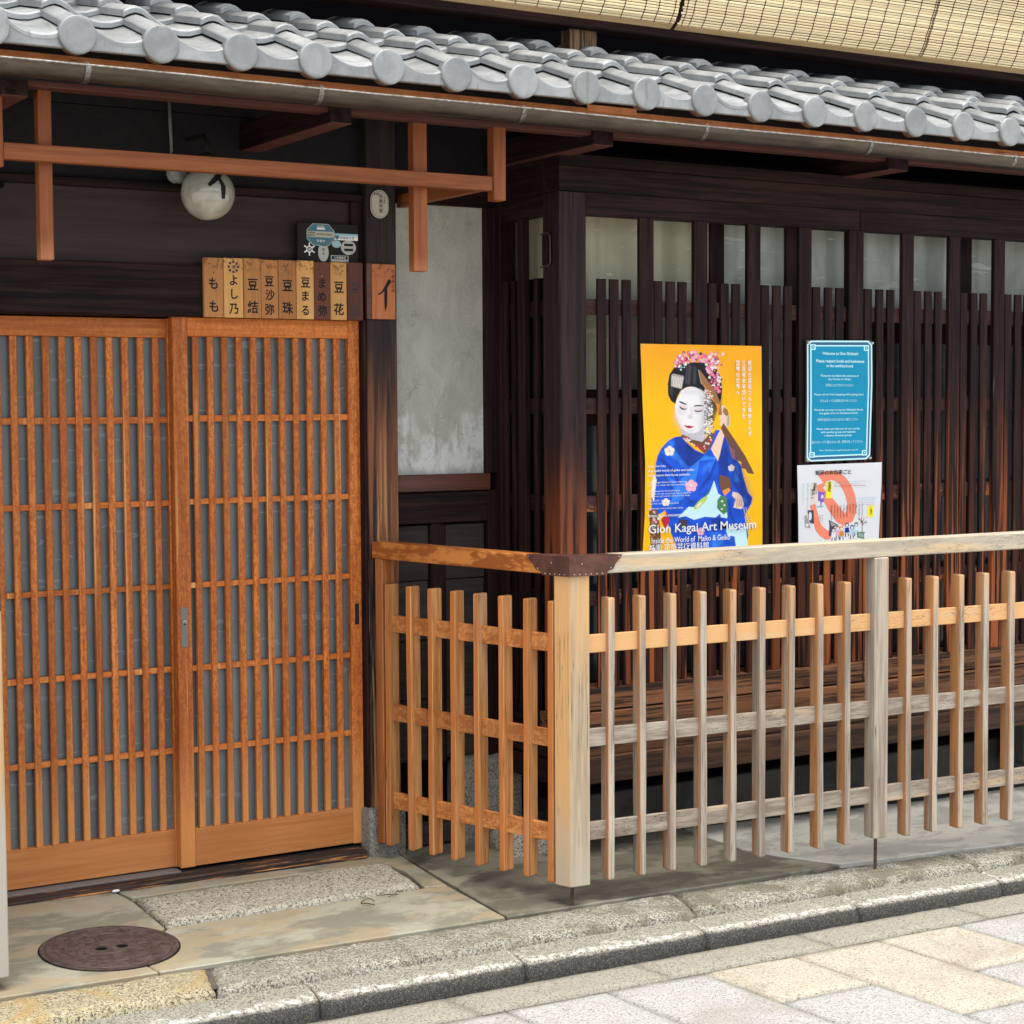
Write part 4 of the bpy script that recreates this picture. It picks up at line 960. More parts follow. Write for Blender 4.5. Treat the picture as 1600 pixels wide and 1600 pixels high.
# ================================================================== FENCES
u5 = (math.cos(R(5.5)), -math.sin(R(5.5))); v5 = (math.sin(R(5.5)), math.cos(R(5.5)))
sd_ = (-math.sin(R(20)), math.cos(R(20))); sw = (math.cos(R(20)), math.sin(R(20)))
OC_ = (2.889, 4.45); SL = .0065
fence = empty('wooden_fence', (3.3, 4.5, 0))
tag(fence, 'low wooden slat fence before the bay window, orange side, grey front, copper capped corner', 'fence')
def FB(name, mat, a, b, c, d, z0, z1, bev=.0016): return skewbox(name, mat, fence, OC_, u5, v5, a, b, c, d, z0, z1, SL, bev)
def SB(name, mat, a, b, c, d, z0, z1, bev=.0016): return skewbox(name, mat, fence, OC_, sd_, sw, a, b, c, d, z0, z1, .018, bev)
def wavy_slat(name, mat, org, u, v, u0, u1, v0, v1, z0, z1, zrails, slope=0, seed=0):
    """square slat, worn a little narrower between the rails"""
    bm = bmesh.new(); r = random.Random(seed)
    zs = [z0, z0+.004]
    for zr_ in sorted(zrails): zs += [zr_-.05, zr_+.0, zr_+.055, zr_+.10]
    zs = sorted(set([z for z in zs if z0 <= z <= z1-.004]))+[z1-.004, z1]
    ph = r.uniform(0, 6); rings = []
    for z in zs:
        w_ = -.0013*abs(math.sin(z*5.5+ph)); e = .0015 if z in (z0, z1) else 0; lean = .0018*math.sin(z*2+ph)
        a0, a1, b0, b1 = u0+e-w_*.5+lean, u1-e+w_*.5+lean, v0+e-w_, v1-e
        c_ = .0016
        pl = [(a0+c_, b0), (a1-c_, b0), (a1, b0+c_), (a1, b1-c_), (a1-c_, b1), (a0+c_, b1), (a0, b1-c_), (a0, b0+c_)]
        rings.append([bm.verts.new((org[0]+u[0]*a+v[0]*b, org[1]+u[1]*a+v[1]*b, z+slope*(u0))) for a, b in pl])
    for A, B in zip(rings, rings[1:]):
        for k in range(8): bm.faces.new((A[k], A[(k+1) % 8], B[(k+1) % 8], B[k]))
    bm.faces.new(rings[0]); bm.faces.new(rings[-1])
    return mk(name, bm, mat, fence if org is OC_ else org_parent, norm=True)
FZ = [.762, .478, .195]
for i, s_ in enumerate([.129, .2365, .344, .453, .561, .671, .780, .889, .994, 1.2395, 1.349, 1.4555, 1.5605, 1.6695, 1.778, 1.887, 1.996, 2.105, 2.345, 2.455, 2.565]):
    wavy_slat('slat', 'fence_front_z', OC_, u5, v5, s_, s_+.0228, 0, .046, .070+.004*s_, .9255, FZ, SL, i)
MAT['fence_post2'] = wood('grey fence post wood', FG, FGD, 'z', .7, .2, [((.56, .30, .12), patch((22, 22, .35), .50, .62, .8))], .7, .5, cracks=.8)
for a, b in ((1.104, 1.159), (2.212, 2.267)): FB('post', 'fence_post2', a, b, -.010, .046, .083, .9995, .003)
for z0 in FZ: FB('rail', 'fence_front_x', .0685, 2.7, .016, .031, z0, z0+.0545)
FB('hand_rail', 'fence_rail_x', .0585, 2.7, -.0035, .058, 1.000, 1.0555, .003)
# corner post: parallelogram plan
def P2(a, b): return (OC_[0]+u5[0]*a+sd_[0]*b, OC_[1]+u5[1]*a+sd_[1]*b)
bm = bmesh.new(); prism(bm, [P2(0, 0), P2(.068, 0), P2(.068, .060), P2(0, .060)], .063, .9995)
bmesh.ops.bevel(bm, geom=bm.edges[:], offset=.003, segments=1, affect='EDGES')
s = NT('corner post wood'); 
MAT['fence_corner'] = wood('corner fence post wood', (.46, .37, .25), (.31, .235, .15), 'z', .65, .2,
    [((.66, .37, .15), both(sheltered(-1), patch((26, 26, .8), .30, .42, .95))), ((.60, .34, .14), both((lambda s, v, g: s.step(s.xyz()[2], .55, .95)), patch((26, 26, .6), .40, .58, .8))),
     ((.44, .385, .30), ztone(.05, .40, .05, .8))], .7, .45, cracks=.8)
mk('post', bm, 'fence_corner', fence, norm=True)
# side panel
for i, d_ in enumerate([.0663, .159, .257, .353, .451, .543, .634, .728]):
    wavy_slat('slat', 'fence_side_z', OC_, sd_, sw, d_, d_+.0212, 0, .047, .067, .9175, FZ, .018, 40+i)
for z0 in (.763, .474, .186): SB('rail', 'fence_side_y', .0663, .753, .017, .032, z0, z0+.054)
SB('post', 'fence_wallpost', .7535, .786, -.003, .056, .070, .9985, .003)
SB('hand_rail', 'fence_rail_y', .0585, .799, -.0035, .058, .9985, 1.0525, .003)
# rails under the copper cap
bm = bmesh.new(); prism(bm, [P2(-.0035, -.0035), P2(.058, -.0035), P2(.058, .058), P2(-.0035, .058)], 1.0002, 1.0535)
mk('rail_corner', bm, 'fence_rail_x', fence, norm=True)
cap = empty('copper_cap', (2.89, 4.46, 1.0), fence)
bm = bmesh.new()
def cp(a, b, z): x, y = P2(a, b); return bm.verts.new((x, y, z))
e = -.0062
top, bot = 1.0562, .9965
# front plate with notched end, side plate with notched end, top plate, underside lip
fpl = [(e, top), (e, bot), (.118, bot), (.124, 1.008), (.142, 1.014), (.150, 1.030), (.166, 1.046), (.172, top)]
f0 = [cp(a, e, z) for a, z in fpl]; bm.faces.new(f0)
spl = [(e, top), (e, bot), (.095, bot), (.104, 1.008), (.120, 1.013), (.131, 1.028), (.150, 1.046), (.157, top)]
s0 = [cp(e, a, z) for a, z in spl]; bm.faces.new(s0[::-1])
bm.faces.new([cp(a, b, top+.0004) for a, b in ((e, e), (.172, e), (.172, .0605), (.0605, .0605), (.0605, .157), (e, .157))])
bm.faces.new([cp(a, b, bot) for a, b in ((e, e), (e, .06), (.06, .06), (.118, .06), (.118, e))])
bmesh.ops.remove_doubles(bm, verts=bm.verts, dist=.0006)
bmesh.ops.solidify(bm, geom=bm.faces[:], thickness=.0012)
mk('sheet', bm, 'copper_cap', cap, norm=True)
bm = bmesh.new()
nl = [(a, e-.0008, z, 'f') for a, z in [(.010, 1.002), (.028, 1.002), (.048, 1.0015), (.066, 1.002), (.086, 1.0015), (.104, 1.002), (.133, 1.018), (.162, 1.050), (.035, 1.033), (.128, 1.008)]] + \
     [(e-.0008, a, z, 's') for a, z in [(.012, 1.002), (.030, 1.0015), (.048, 1.002), (.066, 1.0015), (.084, 1.002), (.112, 1.016), (.148, 1.050), (.06, 1.035)]]
for a, b, z, k in nl:
    x, y = P2(a, b); lathe(bm, [(.0002, -.0012), (.0017, -.0008), (.0022, .001)], (x, y, z), 8, 'y') if k == 'f' else bmesh.ops.create_icosphere(bm, subdivisions=1, radius=.0019, matrix=Matrix.Translation((x, y, z)))
mk('nail_heads', bm, 'nail', cap, norm=True)
for (x, y), zt, zb_ in ((P2(.034, .033), .066, -.006), ((OC_[0]+u5[0]*1.131+v5[0]*.018, OC_[1]+u5[1]*1.131+v5[1]*.018), .092, -.022), ((OC_[0]+u5[0]*2.24+v5[0]*.018, OC_[1]+u5[1]*2.24+v5[1]*.018), .10, -.035)):
    bm = bmesh.new(); tube(bm, [(x, y, zb_-.01), (x, y, zb_+.004), (x+.0008, y, zt)], .0055, 8); mk('iron_foot', bm, 'rod', fence, norm=True)

# left fence, only its corner post shows
lf = empty('wooden_fence', (.9, 4.55, 0)); tag(lf, 'pale weathered fence corner post at the left edge of the doorway, with a copper cap', 'fence')
MAT['fence_left'] = wood('left post wood', (.62, .44, .24), (.50, .33, .16), 'z', .65, .2, [((.40, .37, .33), ztone(.42, .62, .03, .9))], .7, .45)
bx('post', 'fence_left', lf, 1.157, 1.2265, 4.503, 4.572, .063, .9995, .003)
bx('hand_rail', 'fence_rail_x', lf, .20, 1.213, 4.499, 4.560, 1.000, 1.0535, .003)
bx('copper_cap', 'copper_cap', lf, 1.05, 1.2235, 4.4935, 4.5655, .9965, 1.0565, .001)
bx('hand_rail', 'fence_rail_y', lf, 1.155, 1.2125, 4.5607, 5.24, 1.000, 1.0535, .003)
for k in range(8): bx('slat', 'fence_front_z', lf, 1.06-.108*k, 1.0825-.108*k, 4.503, 4.541, .07, .925)
for z0 in FZ: bx('rail', 'fence_front_x', lf, .2, 1.1565, 4.515, 4.530, z0, z0+.0545)
for k in range(6): bx('slat', 'fence_side_z', lf, 1.16, 1.198, 4.66+.105*k, 4.6825+.105*k, .07, .92)
for z0 in FZ: bx('rail', 'fence_side_y', lf, 1.172, 1.187, 4.5725, 5.24, z0, z0+.0545)
bm = bmesh.new(); tube(bm, [(1.19, 4.54, .0), (1.19, 4.54, .066)], .0055, 8); mk('iron_foot', bm, 'rod', lf)

# ================================================================== POSTERS
def pm(name, col, rough=.6):
    s = NT(name); v = s.vmul(s.pos, (1.6, 1, .8)); n = s.noise(v, 26, 3, .6, 1.6); n2 = s.noise(s.pos, 90, 2)
    t = s.math('ADD', s.math('MULTIPLY', n, .8), s.math('MULTIPLY', n2, .2))
    if not ('blue' in name or 'ice' in name or 'brown' in name): t = s.math('MULTIPLY_ADD', n2, .15, .42)
    MAT[name] = s.fin(s.mix(s.step(t, .36, .64), tuple(q*.72 for q in col), tuple(min(.9, q*1.15+.006) for q in col)), rough, .15)
for nm, c in dict(p_yellow=(.86, .46, .02), p_blue=(.008, .075, .58), p_blue2=(.006, .03, .26), p_blue3=(.02, .17, .75), p_black=(.012, .012, .016), p_skin=(.80, .78, .78), p_skin2=(.60, .57, .62), p_skin3=(.71, .69, .71), p_arm=(.78, .55, .42), p_pink=(.75, .16, .30), p_pink2=(.80, .42, .52), p_red=(.62, .03, .05), p_brown=(.17, .07, .035), p_brown2=(.30, .13, .05), p_ice=(.50, .74, .80), p_green=(.08, .25, .10), p_lime=(.45, .60, .10), p_cream=(.80, .72, .60), p_grey=(.38, .36, .33), p_orange=(.78, .24, .04), p_dark=(.07, .06, .10)).items(): pm(nm, c)
def warped(bm, cx, amp, z0, z1):
    pass
pA = empty('museum_poster', (3.69, 4.855, 1.35))
tag(pA, 'large yellow poster of a woman in blue kimono with flowers in her black hair', 'poster')
PY = 4.8585
sA = (3.9435-3.4365)/892.0
def A_(cx, cy):       # poster artwork units -> metres on the sheet
    return (3.4365+(cx-58)*sA, 1.7035-(cy-36-(cx-58)*.0)*.000451)
LY = [0]
def art(parent, name, polys, fmap, y, m0=None):
    bm = bmesh.new(); mats = []
    for m_, pts in polys:
        if m_ not in mats: mats.append(m_)
        LY[0] += 1
        q = [fmap(*p) for p in pts]
        f = bm.faces.new([bm.verts.new((x, y-LY[0]*.000009, z)) for x, z in q]); f.material_index = mats.index(m_); f.normal_update()
        if f.normal.y > 0: f.normal_flip()
    bmesh.ops.triangulate(bm, faces=bm.faces[:])
    return mk(name, bm, mats, parent)
def circ(cx, cy, rx, ry=None, n=14, rot=0):
    ry = ry or rx; return [(cx+rx*math.cos(2*math.pi*i/n)*math.cos(rot)-ry*math.sin(2*math.pi*i/n)*math.sin(rot), cy+rx*math.cos(2*math.pi*i/n)*math.sin(rot)+ry*math.sin(2*math.pi*i/n)*math.cos(rot)) for i in range(n)]
def flower(cx, cy, r, m_, mc='p_lime'):
    out = []
    for k in range(5): a = R(72*k-90); out.append((m_, circ(cx+r*.55*math.cos(a), cy+r*.55*math.sin(a), r*.48, None, 9)))
    out.append((mc, circ(cx, cy, r*.16, None, 6))); return out
P = []
# hair, back and top
P += [('p_black', [(300, 200), (345, 180), (400, 170), (520, 165), (600, 200), (635, 270), (650, 350), (645, 430), (630, 480), (600, 430), (560, 380), (520, 390), (420, 345), (360, 350), (320, 420), (305, 475), (275, 455), (253, 410), (250, 330), (262, 260)])]
# neck and face
P += [('p_skin2', [(345, 640), (520, 640), (530, 740), (490, 790), (430, 750), (350, 700)])]
P += [('p_skin', [(330, 420), (350, 375), (400, 348), (450, 352), (500, 380), (525, 420), (535, 500), (528, 570), (510, 640), (480, 680), (440, 695), (395, 690), (355, 660), (325, 610), (305, 545), (302, 490), (312, 450)])]
P += [('p_skin2', [(345, 665), (395, 692), (440, 697), (480, 683), (515, 645), (520, 700), (470, 740), (400, 735), (350, 700)])]
P += [('p_skin2', [(330, 500), (345, 540), (380, 555), (350, 560), (322, 540)]), ('p_skin2', [(405, 480), (418, 520), (420, 560), (432, 580), (405, 585), (392, 570), (403, 545)])]
P += [('p_skin2', [(500, 430), (530, 440), (535, 520), (525, 600), (508, 640), (498, 600), (505, 520)])]
P += [('p_black', [(333, 455), (355, 462), (385, 478), (380, 483), (350, 472), (332, 462)]), ('p_black', [(440, 490), (470, 484), (510, 488), (510, 494), (470, 492), (442, 497)])]
P += [('p_black', [(335, 490), (350, 505), (372, 512), (388, 510), (372, 519), (350, 516), (336, 502)]), ('p_black', [(443, 522), (465, 528), (490, 526), (508, 518), (495, 532), (468, 536), (447, 530)])]
P += [('p_red', [(368, 633), (390, 638), (405, 636), (422, 643), (442, 643), (425, 653), (400, 656), (382, 648)]), ('p_dark', [(368, 634), (405, 642), (442, 643), (405, 646)])]
P += [('p_skin3', [(475, 372), (500, 380), (522, 420), (532, 500), (524, 580), (504, 640), (470, 680), (478, 620), (492, 540), (490, 450)])]
P += [('p_skin2', [(503, 400), (527, 440), (534, 510), (524, 590), (500, 648), (503, 570), (512, 500)]), ('p_skin3', [(318, 520), (335, 600), (370, 655), (355, 655), (325, 612), (306, 548)]), ('p_skin3', [(340, 520), (385, 530), (380, 545), (345, 540)]), ('p_skin3', [(440, 535), (500, 535), (492, 552), (448, 550)])]
P += [('p_skin2', [(398, 560), (412, 572), (428, 566), (425, 580), (408, 584), (396, 574)]), ('p_skin3', [(375, 662), (405, 672), (435, 664), (425, 682), (392, 682)]), ('p_skin', [(402, 490), (410, 490), (412, 555), (402, 555)])]
P += [('p_red', [(368, 633), (390, 638), (405, 636), (422, 643), (442, 643), (425, 653), (400, 656), (382, 648)]), ('p_dark', [(368, 634), (405, 641), (442, 643), (405, 645)])]
P += [('p_pink2', [(336, 486), (352, 496), (388, 505), (384, 509), (350, 503)]), ('p_pink2', [(443, 516), (470, 520), (508, 512), (508, 517), (470, 525)])]
# hair front and comb
P += [('p_black', [(320, 420), (338, 380), (385, 352), (440, 345), (500, 368), (530, 400), (540, 360), (520, 250), (450, 180), (380, 175), (320, 200), (270, 260), (255, 360), (275, 430), (300, 460)])]
P += [('p_grey', [(275, 262), (290, 252), (360, 268), (368, 280), (352, 362), (345, 366), (275, 345), (272, 335)])]
for k in range(7): P += [('p_cream', [(281+k*12, 268+k*2), (286+k*12, 268+k*2), (281+k*11, 345+k*2), (276+k*11, 343+k*2)])]
P += [('p_dark', [(384, 190), (392, 190), (388, 330), (376, 320)]), ('p_grey', [(470, 220), (476, 222), (500, 330), (492, 326)])]
rf = random.Random(9)
for k in range(95):
    t = rf.random()
    if t < .55:
        a = t/.55; cx = 330+300*a; cy = 170-60*math.sin(a*2.7)+rf.uniform(-30, 30)+a*40
    else:
        a = (t-.55)/.45; cx = 545+60*math.sin(a*2.2)+rf.uniform(-25, 40); cy = 190+a*190+rf.uniform(-15, 15)
    c_ = rf.choice(['p_pink', 'p_pink2', 'p_pink', 'p_red', 'p_cream', 'p_pink2', 'p_dark'])
    P += [(c_, circ(cx, cy, rf.uniform(9, 19), None, 6, rf.random()))]
    if k % 3 == 0: P += [('p_cream', circ(cx, cy, 4, None, 5))]
P += [('p_ice', circ(345, 222, 8, None, 6)), ('p_ice', circ(370, 205, 6, None, 6)), ('p_ice', circ(352, 205, 5, None, 6))]
# hanging strands of petals
for k in range(60):
    cx = 520+rf.uniform(0, 70); cy = 370+rf.uniform(0, 340); c_ = rf.choice(['p_skin', 'p_dark', 'p_cream', 'p_dark', 'p_grey'])
    P += [(c_, [(cx-9, cy), (cx, cy-7), (cx+10, cy+2), (cx, cy+8)])]
# kimono
P += [('p_blue', [(345, 715), (300, 720), (255, 745), (205, 800), (175, 860), (160, 930), (165, 1010), (140, 1060), (130, 1180), (135, 1320), (230, 1260), (260, 1400), (300, 1500), (330, 1600), (820, 1600), (850, 1480), (820, 1330), (870, 1240), (880, 1190), (845, 1150), (815, 1050), (790, 940), (740, 880), (720, 800), (690, 730), (660, 680), (600, 670), (560, 800), (520, 850), (450, 820), (380, 760)])]
P += [('p_blue2', [(345, 715), (390, 760), (450, 820), (520, 858), (450, 940), (380, 930), (330, 860), (290, 800), (300, 730)]), ('p_blue3', [(255, 745), (300, 735), (290, 800), (340, 880), (400, 945), (380, 960), (300, 880), (230, 810)])]
P += [('p_blue2', [(560, 800), (600, 860), (625, 930), (620, 1040), (640, 1150), (720, 1130), (700, 960), (690, 820), (660, 700), (620, 700)]), ('p_blue2', [(740, 880), (790, 940), (815, 1050), (845, 1150), (880, 1190), (870, 1240), (820, 1260), (760, 1130), (720, 1060)])]
P += [('p_blue3', [(400, 960), (520, 860), (600, 880), (560, 980), (450, 1080), (360, 1180), (260, 1240), (300, 1100)])]
P += [('p_blue3', [(740, 980), (770, 1020), (780, 1070), (740, 1060)]), ('p_blue', [(480, 900), (590, 890), (540, 1010), (440, 1120)])]
P += [('p_brown', [(350, 700), (400, 720), (460, 770), (520, 850), (480, 800), (400, 755), (345, 722)]), ('p_brown', [(430, 740), (500, 760), (560, 700), (600, 690), (560, 800), (520, 850), (470, 800)])]
for k in range(26):
    a = rf.random(); cx, cy = (360+170*a+rf.uniform(-10, 10), 715+130*a+rf.uniform(-10, 10)) if k % 2 else (590-90*a+rf.uniform(-14, 14), 700+130*a)
    P += [(rf.choice(['p_cream', 'p_red', 'p_pink2']), circ(cx, cy, rf.uniform(5, 11), None, 6))]
for q in ([(175, 880), (210, 870), (300, 960), (340, 1080), (330, 1085), (280, 980)], [(165, 960), (230, 990), (290, 1100), (280, 1105), (215, 1010)], [(345, 1120), (420, 1200), (470, 1190), (420, 1215), (350, 1140)], [(470, 1120), (560, 1000), (600, 900), (612, 905), (575, 1010), (490, 1125)], [(760, 900), (775, 1000), (820, 1090), (812, 1095), (765, 1010)], [(780, 1090), (840, 1160), (865, 1200), (850, 1200), (790, 1120)], [(700, 1180), (720, 1300), (760, 1400), (745, 1400), (705, 1310)], [(400, 1350), (470, 1420), (500, 1560), (485, 1560), (455, 1430)]): P += [('p_blue2', q)]
for q in ([(200, 830), (260, 790), (300, 860), (285, 870)], [(240, 1010), (300, 1040), (330, 1120), (300, 1110)], [(520, 930), (580, 905), (560, 950), (500, 1010)], [(745, 920), (770, 950), (780, 1010), (760, 1000)], [(560, 1440), (640, 1440), (660, 1540), (580, 1560)], [(780, 1180), (830, 1190), (840, 1230), (800, 1230)]): P += [('p_blue3', q)]
# raised forearm and hand
P += [('p_arm', [(565, 812), (590, 860), (618, 905), (632, 860), (655, 760), (675, 680), (640, 665), (620, 700)]), ('p_arm', [(640, 500), (660, 485), (690, 520), (705, 575), (700, 640), (670, 670), (640, 640), (632, 580)]), ('p_brown2', [(660, 500), (690, 520), (700, 560), (680, 570), (655, 540)]), ('p_grey', [(690, 560), (706, 575), (700, 650), (684, 640)])]
# plectrum / instrument neck shape
P += [('p_brown2', [(478, 218), (495, 240), (540, 300), (600, 380), (640, 480), (650, 560), (620, 560), (625, 500), (560, 420), (500, 330)]), ('p_orange', [(495, 300), (600, 470), (632, 480), (625, 550), (600, 470), (560, 430)])]
P += [('p_brown', [(660, 620), (740, 740), (830, 880), (895, 1012), (845, 1005), (825, 970), (795, 965), (795, 915), (745, 900), (700, 790), (640, 660)]), ('p_brown2', [(700, 790), (745, 830), (750, 900), (720, 880)])]
P += [('p_brown', [(630, 1010), (700, 1030), (720, 1100), (690, 1150), (650, 1140), (630, 1080)]), ('p_orange', [(650, 1130), (700, 1110), (715, 1130), (670, 1170)])]
# lower hand with fingers
P += [('p_arm', [(730, 1140), (770, 1150), (800, 1180), (815, 1240), (800, 1275), (770, 1270), (735, 1260), (750, 1200), (725, 1170)])]
for k in range(4): P += [('p_brown2', [(748+k*14, 1185+k*6), (752+k*14, 1184+k*6), (764+k*12, 1262-k*3), (760+k*12, 1264-k*3)])]
P += [('p_grey', [(808, 1260), (816, 1260), (860, 1440), (850, 1440)]), ('p_grey', [(826, 1260), (832, 1260), (880, 1440), (872, 1440)])]
# pale river and leaves on the skirt
P += [('p_ice', [(590, 1050), (620, 1150), (650, 1170), (640, 1300), (600, 1330), (520, 1320), (440, 1340), (380, 1310), (320, 1320), (400, 1240), (480, 1250), (520, 1180), (560, 1130)]), ('p_ice', [(740, 1450), (830, 1400), (850, 1600), (760, 1600)]), ('p_ice', [(620, 1180), (680, 1180), (690, 1340), (640, 1330)])]
P += [('p_green', [(615, 1200), (640, 1165), (685, 1180), (690, 1290), (660, 1310), (640, 1290), (612, 1260)]), ('p_cream', circ(650, 1210, 9, 9, 6)), ('p_cream', circ(668, 1240, 8, 8, 6)), ('p_cream', circ(648, 1268, 8, 8, 6)), ('p_lime', circ(490, 1215, 68, 20, 16, -.75)), ('p_cream', circ(478, 1228, 30, 8, 10, -.75)), ('p_green', circ(540, 1150, 24, 7, 10, -.75))]
P += [('p_blue2', [(560, 1340), (640, 1330), (700, 1400), (600, 1420)]), ('p_dark', [(330, 1330), (400, 1340), (380, 1400), (330, 1390)])]
P += flower(262, 822, 38, 'p_cream', 'p_orange')+flower(420, 1085, 46, 'p_pink2', 'p_cream')+flower(236, 1200, 30, 'p_cream')+flower(720, 1440, 42, 'p_ice')+flower(490, 1430, 30, 'p_pink2')+flower(720, 960, 26, 'p_cream')
P += [('p_red', [(200, 1330), (245, 1270), (262, 1340), (230, 1400)]), ('p_brown', [(115, 1260), (170, 1240), (190, 1360), (210, 1600), (130, 1600)]), ('p_cream', [(150, 990), (170, 1030), (160, 1100), (150, 1200), (132, 1150), (135, 1050)])]
for k in range(16): P += [(rf.choice(['p_skin', 'p_grey', 'p_pink2', 'p_brown2']), circ(rf.uniform(120, 205), rf.uniform(1260, 1580), rf.uniform(6, 14), None, 6))]
# ---- the print: the shapes above are laid down on a fine grid of ink dots, with soft tones over them
import numpy as np
SS = 1/2.2; X_0, Y_0 = 50, 30; CW, CH = int(912*SS*1.0), int(1575*SS)
cv = np.zeros((CH, CW, 3)); yy, xx = np.mgrid[0:CH, 0:CW]; ax_, ay_ = xx/SS+X_0, yy/SS+Y_0
def lin(c): return np.array(c, float)
tt = np.clip((ay_-30)/500, 0, 1)[..., None]; cv[:] = lin((.90, .37, .012))*(1-tt)+lin((.93, .50, .003))*tt
rg = np.random.RandomState(4)
def lowf(n, k=1.0):
    g = rg.rand(n, max(2, int(n*CW/CH))+1); yi_ = np.linspace(0, g.shape[0]-1.001, CH); xi_ = np.linspace(0, g.shape[1]-1.001, CW)
    y0 = yi_.astype(int); x0 = xi_.astype(int); fy = (yi_-y0)[:, None]; fx = (xi_-x0)[None]; fy = fy*fy*(3-2*fy); fx = fx*fx*(3-2*fx)
    return (g[y0][:, x0]*(1-fy)*(1-fx)+g[y0+1][:, x0]*fy*(1-fx)+g[y0][:, x0+1]*(1-fy)*fx+g[y0+1][:, x0+1]*fy*fx)*k
def blur(m, sg):
    if sg < .3: return m
    r = int(sg*2.6)+1; k = np.exp(-np.arange(-r, r+1)**2/(2*sg*sg)); k /= k.sum()
    p = np.pad(m, r, mode='edge'); p = sum(k[q]*p[q:q+m.shape[0]] for q in range(2*r+1)); return sum(k[q]*p[:, q:q+m.shape[1]] for q in range(2*r+1))
def fill(pts, col, alpha=1.0, soft=.45, fold=0):
    q = [((x-X_0)*SS, (y-Y_0)*SS) for x, y in pts]; pad = int(soft*3)+3
    x0 = max(0, int(min(p[0] for p in q))-pad); x1 = min(CW, int(max(p[0] for p in q))+pad+1); y0 = max(0, int(min(p[1] for p in q))-pad); y1 = min(CH, int(max(p[1] for p in q))+pad+1)
    if x1 <= x0 or y1 <= y0: return
    Y, X = np.mgrid[y0:y1, x0:x1]; m = np.zeros(Y.shape, bool); n = len(q)
    for k in range(n):
        (ax, ay), (bx_, by) = q[k], q[(k+1) % n]
        if ay == by: continue
        c = ((ay > Y) != (by > Y)) & (X < (bx_-ax)*(Y-ay)/(by-ay)+ax); m ^= c
    m = blur(m.astype(float), soft)[..., None]*alpha
    cv[y0:y1, x0:x1] = cv[y0:y1, x0:x1]*(1-m)+lin(col)*m
PCOL = dict(p_blue=(.008, .085, .60), p_blue2=(.006, .03, .25), p_blue3=(.03, .20, .78), p_black=(.010, .010, .013), p_skin=(.86, .84, .83), p_skin2=(.55, .52, .56), p_skin3=(.70, .68, .69), p_arm=(.80, .58, .44), p_pink=(.75, .16, .30), p_pink2=(.80, .42, .52), p_red=(.50, .02, .04), p_brown=(.17, .07, .035), p_brown2=(.34, .15, .06), p_ice=(.56, .80, .84), p_green=(.06, .22, .09), p_lime=(.45, .60, .10), p_cream=(.82, .76, .66), p_grey=(.38, .36, .33), p_orange=(.80, .28, .05), p_dark=(.05, .045, .07))
softs = {'p_skin2': 2.6, 'p_skin3': 4.0, 'p_blue2': 2.2, 'p_blue3': 3.4}
face = [(330, 420), (350, 375), (400, 348), (450, 352), (500, 380), (525, 420), (535, 500), (528, 570), (510, 640), (480, 680), (440, 695), (395, 690), (355, 660), (325, 610), (305, 545), (302, 490), (312, 450)]
big = lambda pts: max(p[0] for p in pts)-min(p[0] for p in pts) > 250
nface = next(k for k, (m_, q) in enumerate(P) if m_ == 'p_skin' and q[0] == (330, 420))
fill([(500, 380), (640, 420), (640, 480), (600, 560), (560, 640), (500, 660)], PCOL['p_black'], .9, 5)
for k, (m_, q) in enumerate(P):
    if m_ in ('p_skin2', 'p_skin3') and k > nface: fill(q, PCOL[m_], .55, softs[m_])
    elif m_ in ('p_blue2', 'p_blue3') and not big(q): fill(q, PCOL[m_], .8, softs[m_])
    else: fill(q, PCOL[m_], 1, .5)
    if k == nface:       # soft modelling of the white painted face
        fill([(490, 370), (540, 430), (545, 560), (515, 660), (480, 690), (496, 600), (500, 480)], (.42, .38, .42), .75, 8)
        fill([(305, 470), (318, 560), (345, 640), (385, 690), (340, 670), (300, 590)], (.55, .52, .55), .6, 7)
        fill([(325, 470), (395, 485), (400, 520), (380, 535), (335, 520)], (.62, .56, .58), .6, 6); fill([(430, 500), (512, 495), (505, 545), (440, 545)], (.62, .56, .58), .6, 6)
        fill([(414, 500), (424, 510), (430, 566), (418, 580), (412, 560)], (.58, .54, .56), .7, 3.5); fill([(395, 505), (408, 500), (410, 565), (400, 565)], (.95, .94, .92), .7, 3)
        fill([(330, 560), (380, 570), (375, 620), (335, 605)], (.86, .70, .70), .5, 9); fill([(440, 575), (495, 570), (490, 625), (445, 620)], (.80, .64, .65), .5, 9)
        fill([(340, 370), (500, 365), (500, 400), (345, 400)], (.60, .56, .58), .6, 7); fill([(380, 668), (440, 668), (430, 684), (392, 684)], (.60, .56, .58), .6, 4)
# features redrawn crisp, hair sheen, brocade
for c_, q in (('p_black', [(333, 455), (355, 461), (387, 477), (383, 483), (352, 471), (332, 462)]), ('p_black', [(440, 489), (470, 483), (512, 488), (510, 494), (470, 491), (442, 497)]), ('p_black', [(334, 491), (350, 505), (372, 513), (390, 511), (372, 520), (349, 516)]), ('p_black', [(441, 522), (465, 529), (490, 527), (510, 517), (496, 533), (467, 537), (446, 531)]), ('p_red', [(370, 634), (388, 636), (405, 640), (422, 641), (440, 643), (424, 654), (402, 657), (384, 650)]), ('p_red', [(403, 574), (408, 579), (414, 577), (409, 581)])): fill(q, PCOL[c_], .95, .6)
for q in ([(400, 190), (420, 190), (410, 330), (392, 330)], [(440, 200), (452, 200), (450, 330), (438, 330)], [(270, 300), (280, 290), (282, 420), (272, 400)]): fill(q, (.10, .10, .12), .7, 3)
